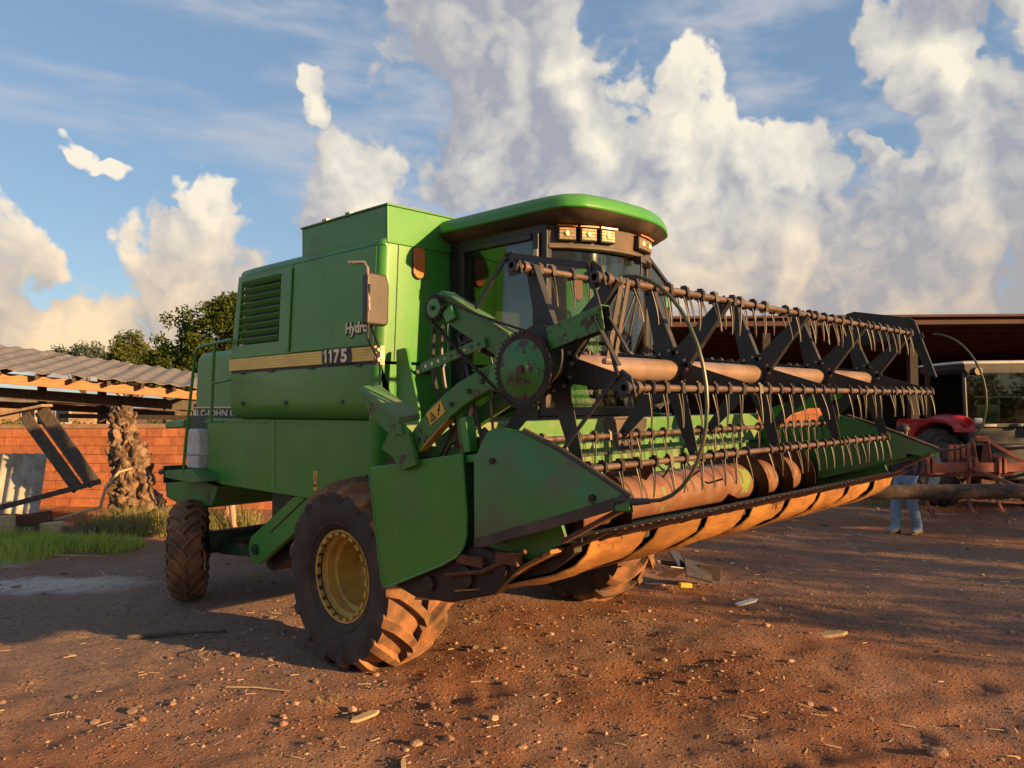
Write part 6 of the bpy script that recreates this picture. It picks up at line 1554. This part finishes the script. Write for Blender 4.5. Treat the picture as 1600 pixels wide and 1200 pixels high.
for a in (-.74, .74):
    tcurve('rear_pillar', [(a, 0, 1.62), (a * 1.02, .02, 2.66)], .035, BLACK); tcurve('front_pillar', [(a, 1.45, 1.45), (a, 1.4, 2.66)], .035, BLACK)
tb('rear_window', -.70, .70, .0, .006, 1.66, 2.62, GLASS, bev=0); tb('side_window', -.765, -.758, .05, 1.4, 1.5, 2.62, GLASS_T, bev=0); tb('side_window', .758, .765, .05, 1.4, 1.5, 2.62, GLASS_T, bev=0); tb('front_window', -.70, .70, 1.42, 1.426, 1.5, 2.62, GLASS, bev=0)
tb('window_sill', -.76, .76, -.04, .04, 1.56, 1.64, BLACK); tb('reflector_strip', -.42, -.18, -.05, -.043, 1.58, 1.625, WHITE, bev=0); tb('reflector_strip', .22, .46, -.05, -.043, 1.58, 1.625, WHITE, bev=0)
tb('operator_seat', -.28, .28, .55, .75, 1.5, 2.0, SEAT, bev=.06, seg=3); tb('seat_cushion', -.28, .28, .7, 1.15, 1.40, 1.55, SEAT, bev=.05)
put('steering_wheel', MB().tube([tp(.30 + .17 * cos(a), 1.2 + .05 * sin(a), 1.95 + .17 * sin(a)) for a in [2 * pi * k / 18 for k in range(19)]], .014, 6), BLACK, TR)
tb('dashboard', -.45, .45, 1.25, 1.40, 1.5, 1.88, RED, bev=.04); tcurve('grab_bar', [(-.55, .03, 2.15), (.62, .03, 2.13)], .014, WHITE)
for sg in (-1, 1):
    rings = []
    for b, z0 in ((-.30, 1.64), (-.22, 1.74), (0, 1.80), (.5, 1.82), (1.0, 1.70), (1.25, 1.50)):
        rings.append([tp(sg * .74, b, z0 - .16), tp(sg * .74, b, z0 - .02), tp(sg * .88, b, z0 + .0), tp(sg * 1.08, b, z0 - .03), tp(sg * 1.15, b, z0 - .09), tp(sg * 1.13, b, z0 - .16)])
    fd = put('fender', MB().loft(rings), RED, TR, angle=40, bevel=.01)
    put('tail_lamp', MB().cyl(tp(sg * .90, -.32, 1.67), tp(sg * .90, -.285, 1.67), .085, 18), REDLENS, fd); put('lamp_ring', MB().tube([tp(sg * .90 + .09 * cos(a), -.31, 1.67 + .09 * sin(a)) for a in [2 * pi * k / 18 for k in range(19)]], .012, 6), RED, fd)
    put('fender_lamp', MB().obox(tp(sg * .90 + .20 * (1 if sg < 0 else -1), -.33, 1.70), (.14, .06, .10), ROTY), WHITEP, fd, bevel=.012)
TT = tyre_mb(0.78, 0.44, 0.42, 20, 0.05, 0.76).mesh('tractor_tyre', angle=38); TT.materials.append(RUBBER)
TRM = rim_mb(0.42, 0.44, .05).mesh('tractor_rim', angle=40); TRM.materials.append(WHITE)
FT = tyre_mb(0.55, 0.34, 0.30, 18, 0.04, 0.54).mesh('tractor_front_tyre', angle=38); FT.materials.append(RUBBER)
FRM = rim_mb(0.30, 0.34, .05).mesh('tractor_front_rim', angle=40); FRM.materials.append(WHITE)
rzT = atan2(rd.y, rd.x)
for sg, rz in ((-1, 0), (1, pi)):
    w = inst('wheel', TRM, tp(sg * .98, .55, .76), (0, 0, rzT + rz), TR); link(bpy.data.objects.new('tyre', TT), w)
    w = inst('wheel', FRM, tp(sg * .85, 2.9, .54), (0, 0, rzT + rz), TR); link(bpy.data.objects.new('tyre', FT), w)
tb('transmission', -.35, .35, -.1, 2.0, .55, 1.25, BLACK, bev=.05); tb('bonnet', -.36, .36, 1.5, 3.6, 1.15, 1.66, RED, bev=.08, seg=3); tb('rear_axle', -.95, .95, .42, .68, .65, .88, BLACK, bev=.03)
tb('cab_base', -.70, .70, 0, 1.5, 1.20, 1.56, BLACK, bev=.03)
for a in (-.42, .42): tcurve('lift_arm', [(a, 0, .70), (a * 1.1, -.95, .72)], .035, DARKRUST)
tcurve('top_link', [(0, -.05, 1.15), (0, -.95, 1.25)], .03, IMPL)
tcurve('exhaust', [(1.05, 1.4, 1.2), (1.05, 1.42, 2.3)], .05, YELLOW)

# ================================================================== red chisel implement behind the tractor
IM = thing('cultivator', YD(8.2, 13.6), 'rusty red cultivator frame with shanks and a mud caked roller beam', 'cultivator')
IC = YD(8.2, 13.6)
def ip(a, b, z): v_ = rd * a + vd * b; return Vector((IC.x + v_.x, IC.y + v_.y, z))
def ib(name, a0, a1, b0, b1, z0, z1, m=IMPL, bev=.008): return put(name, MB().obox(ip((a0 + a1) / 2, (b0 + b1) / 2, (z0 + z1) / 2), (a1 - a0, b1 - b0, z1 - z0), ROTY), m, IM, bevel=bev)
ib('front_beam', -1.30, 1.12, -.06, .06, .86, 1.02); ib('rear_beam', -1.25, .75, .62, .74, .72, .86)
put('beam_end', MB().obox(ip(1.15, 0, .95), (.05, .16, .22), ROTY), IMPL, IM, bevel=.02)
for a in (-1.1, -.38, .12, .98):
    ib('clamp', a - .07, a - .02, -.10, .12, .84, 1.12); ib('clamp', a + .02, a + .07, -.10, .12, .84, 1.12)
    put('clamp_bolt', MB().cyl(ip(a - .09, 0, 1.07), ip(a + .09, 0, 1.07), .02, 8), DARKRUST, IM)
    put('shank', MB().loft([[ip(a - .02, b - .03, z), ip(a + .02, b - .03, z), ip(a + .02, b + .03, z), ip(a - .02, b + .03, z)] for b, z in ((0, .90), (.06, .72), (.10, .5), (.04, .30), (-.08, .16))]), IMPL, IM, bevel=.004)
    put('share', MB().add([tuple(ip(a - .07, -.02, .24)), tuple(ip(a + .07, -.02, .24)), tuple(ip(a, -.24, .07)), tuple(ip(a, .0, .20))], [(0, 1, 2), (0, 3, 1), (0, 2, 3), (1, 3, 2)]), RUST, IM)
for a, h in ((-.25, 1.42), (.0, 1.42)): put('mast_plate', MB().add([tuple(ip(a, y_, z)) for y_, z in ((.0, 1.0), (.12, 1.42), (.22, 1.42), (.34, 1.0))] + [tuple(ip(a + .02, y_, z)) for y_, z in ((.0, 1.0), (.12, 1.42), (.22, 1.42), (.34, 1.0))], [(3, 2, 1, 0), (4, 5, 6, 7), (0, 1, 5, 4), (1, 2, 6, 5), (2, 3, 7, 6), (3, 0, 4, 7)]), IMPL, IM)
for a in (-.62, -.52, -.42, -.32): ib('spring_bank', a - .035, a + .035, .12, .20, .98, 1.32)
put('mast_brace', MB().bar(ip(.02, .14, 1.38), ip(.62, .10, 1.0), .05, .06), IMPL, IM, bevel=.005); put('mast_pin', MB().cyl(ip(-.28, .17, 1.38), ip(.08, .17, 1.38), .03, 10), DARKRUST, IM); put('mast_head', MB().obox(ip(-.10, .15, 1.42), (.20, .10, .10), ROTY), IMPL, IM, bevel=.01)
for a in (-.95, .55): put('cross_beam', MB().bar(ip(a, 0, .90), ip(a, .68, .80), .07, .08), IMPL, IM)
# muddy roller beam across the rear of the cultivator
from mathutils import noise as mnz
rings = []
for i in range(60):
    f = i / 59; c = YD(5.45 + 5.2 * f, 12.15 - .2 * f, .70 + .0 * f); rings.append([tuple(c + vd * (.10 + .02 * mnz.noise(Vector((f * 30, k, 2)))) * cos(2 * pi * k / 12) + ud * (.115 + .035 * mnz.noise(Vector((f * 34, k * .7, 0)))) * sin(2 * pi * k / 12)) for k in range(12)])
mud = mat('mud_caked_wood', (0.045, 0.030, 0.022), (0.095, 0.060, 0.040), .9, scale=12, bump=.5, bscale=30)
put('muddy_roller', MB().loft(rings), mud, IM, angle=70)
for a in (-.4, .9, 1.5): put('roller_hanger', MB().bar(ip(a, -1.35, .74), ip(a, -.05, .93), .05, .05), IMPL, IM)
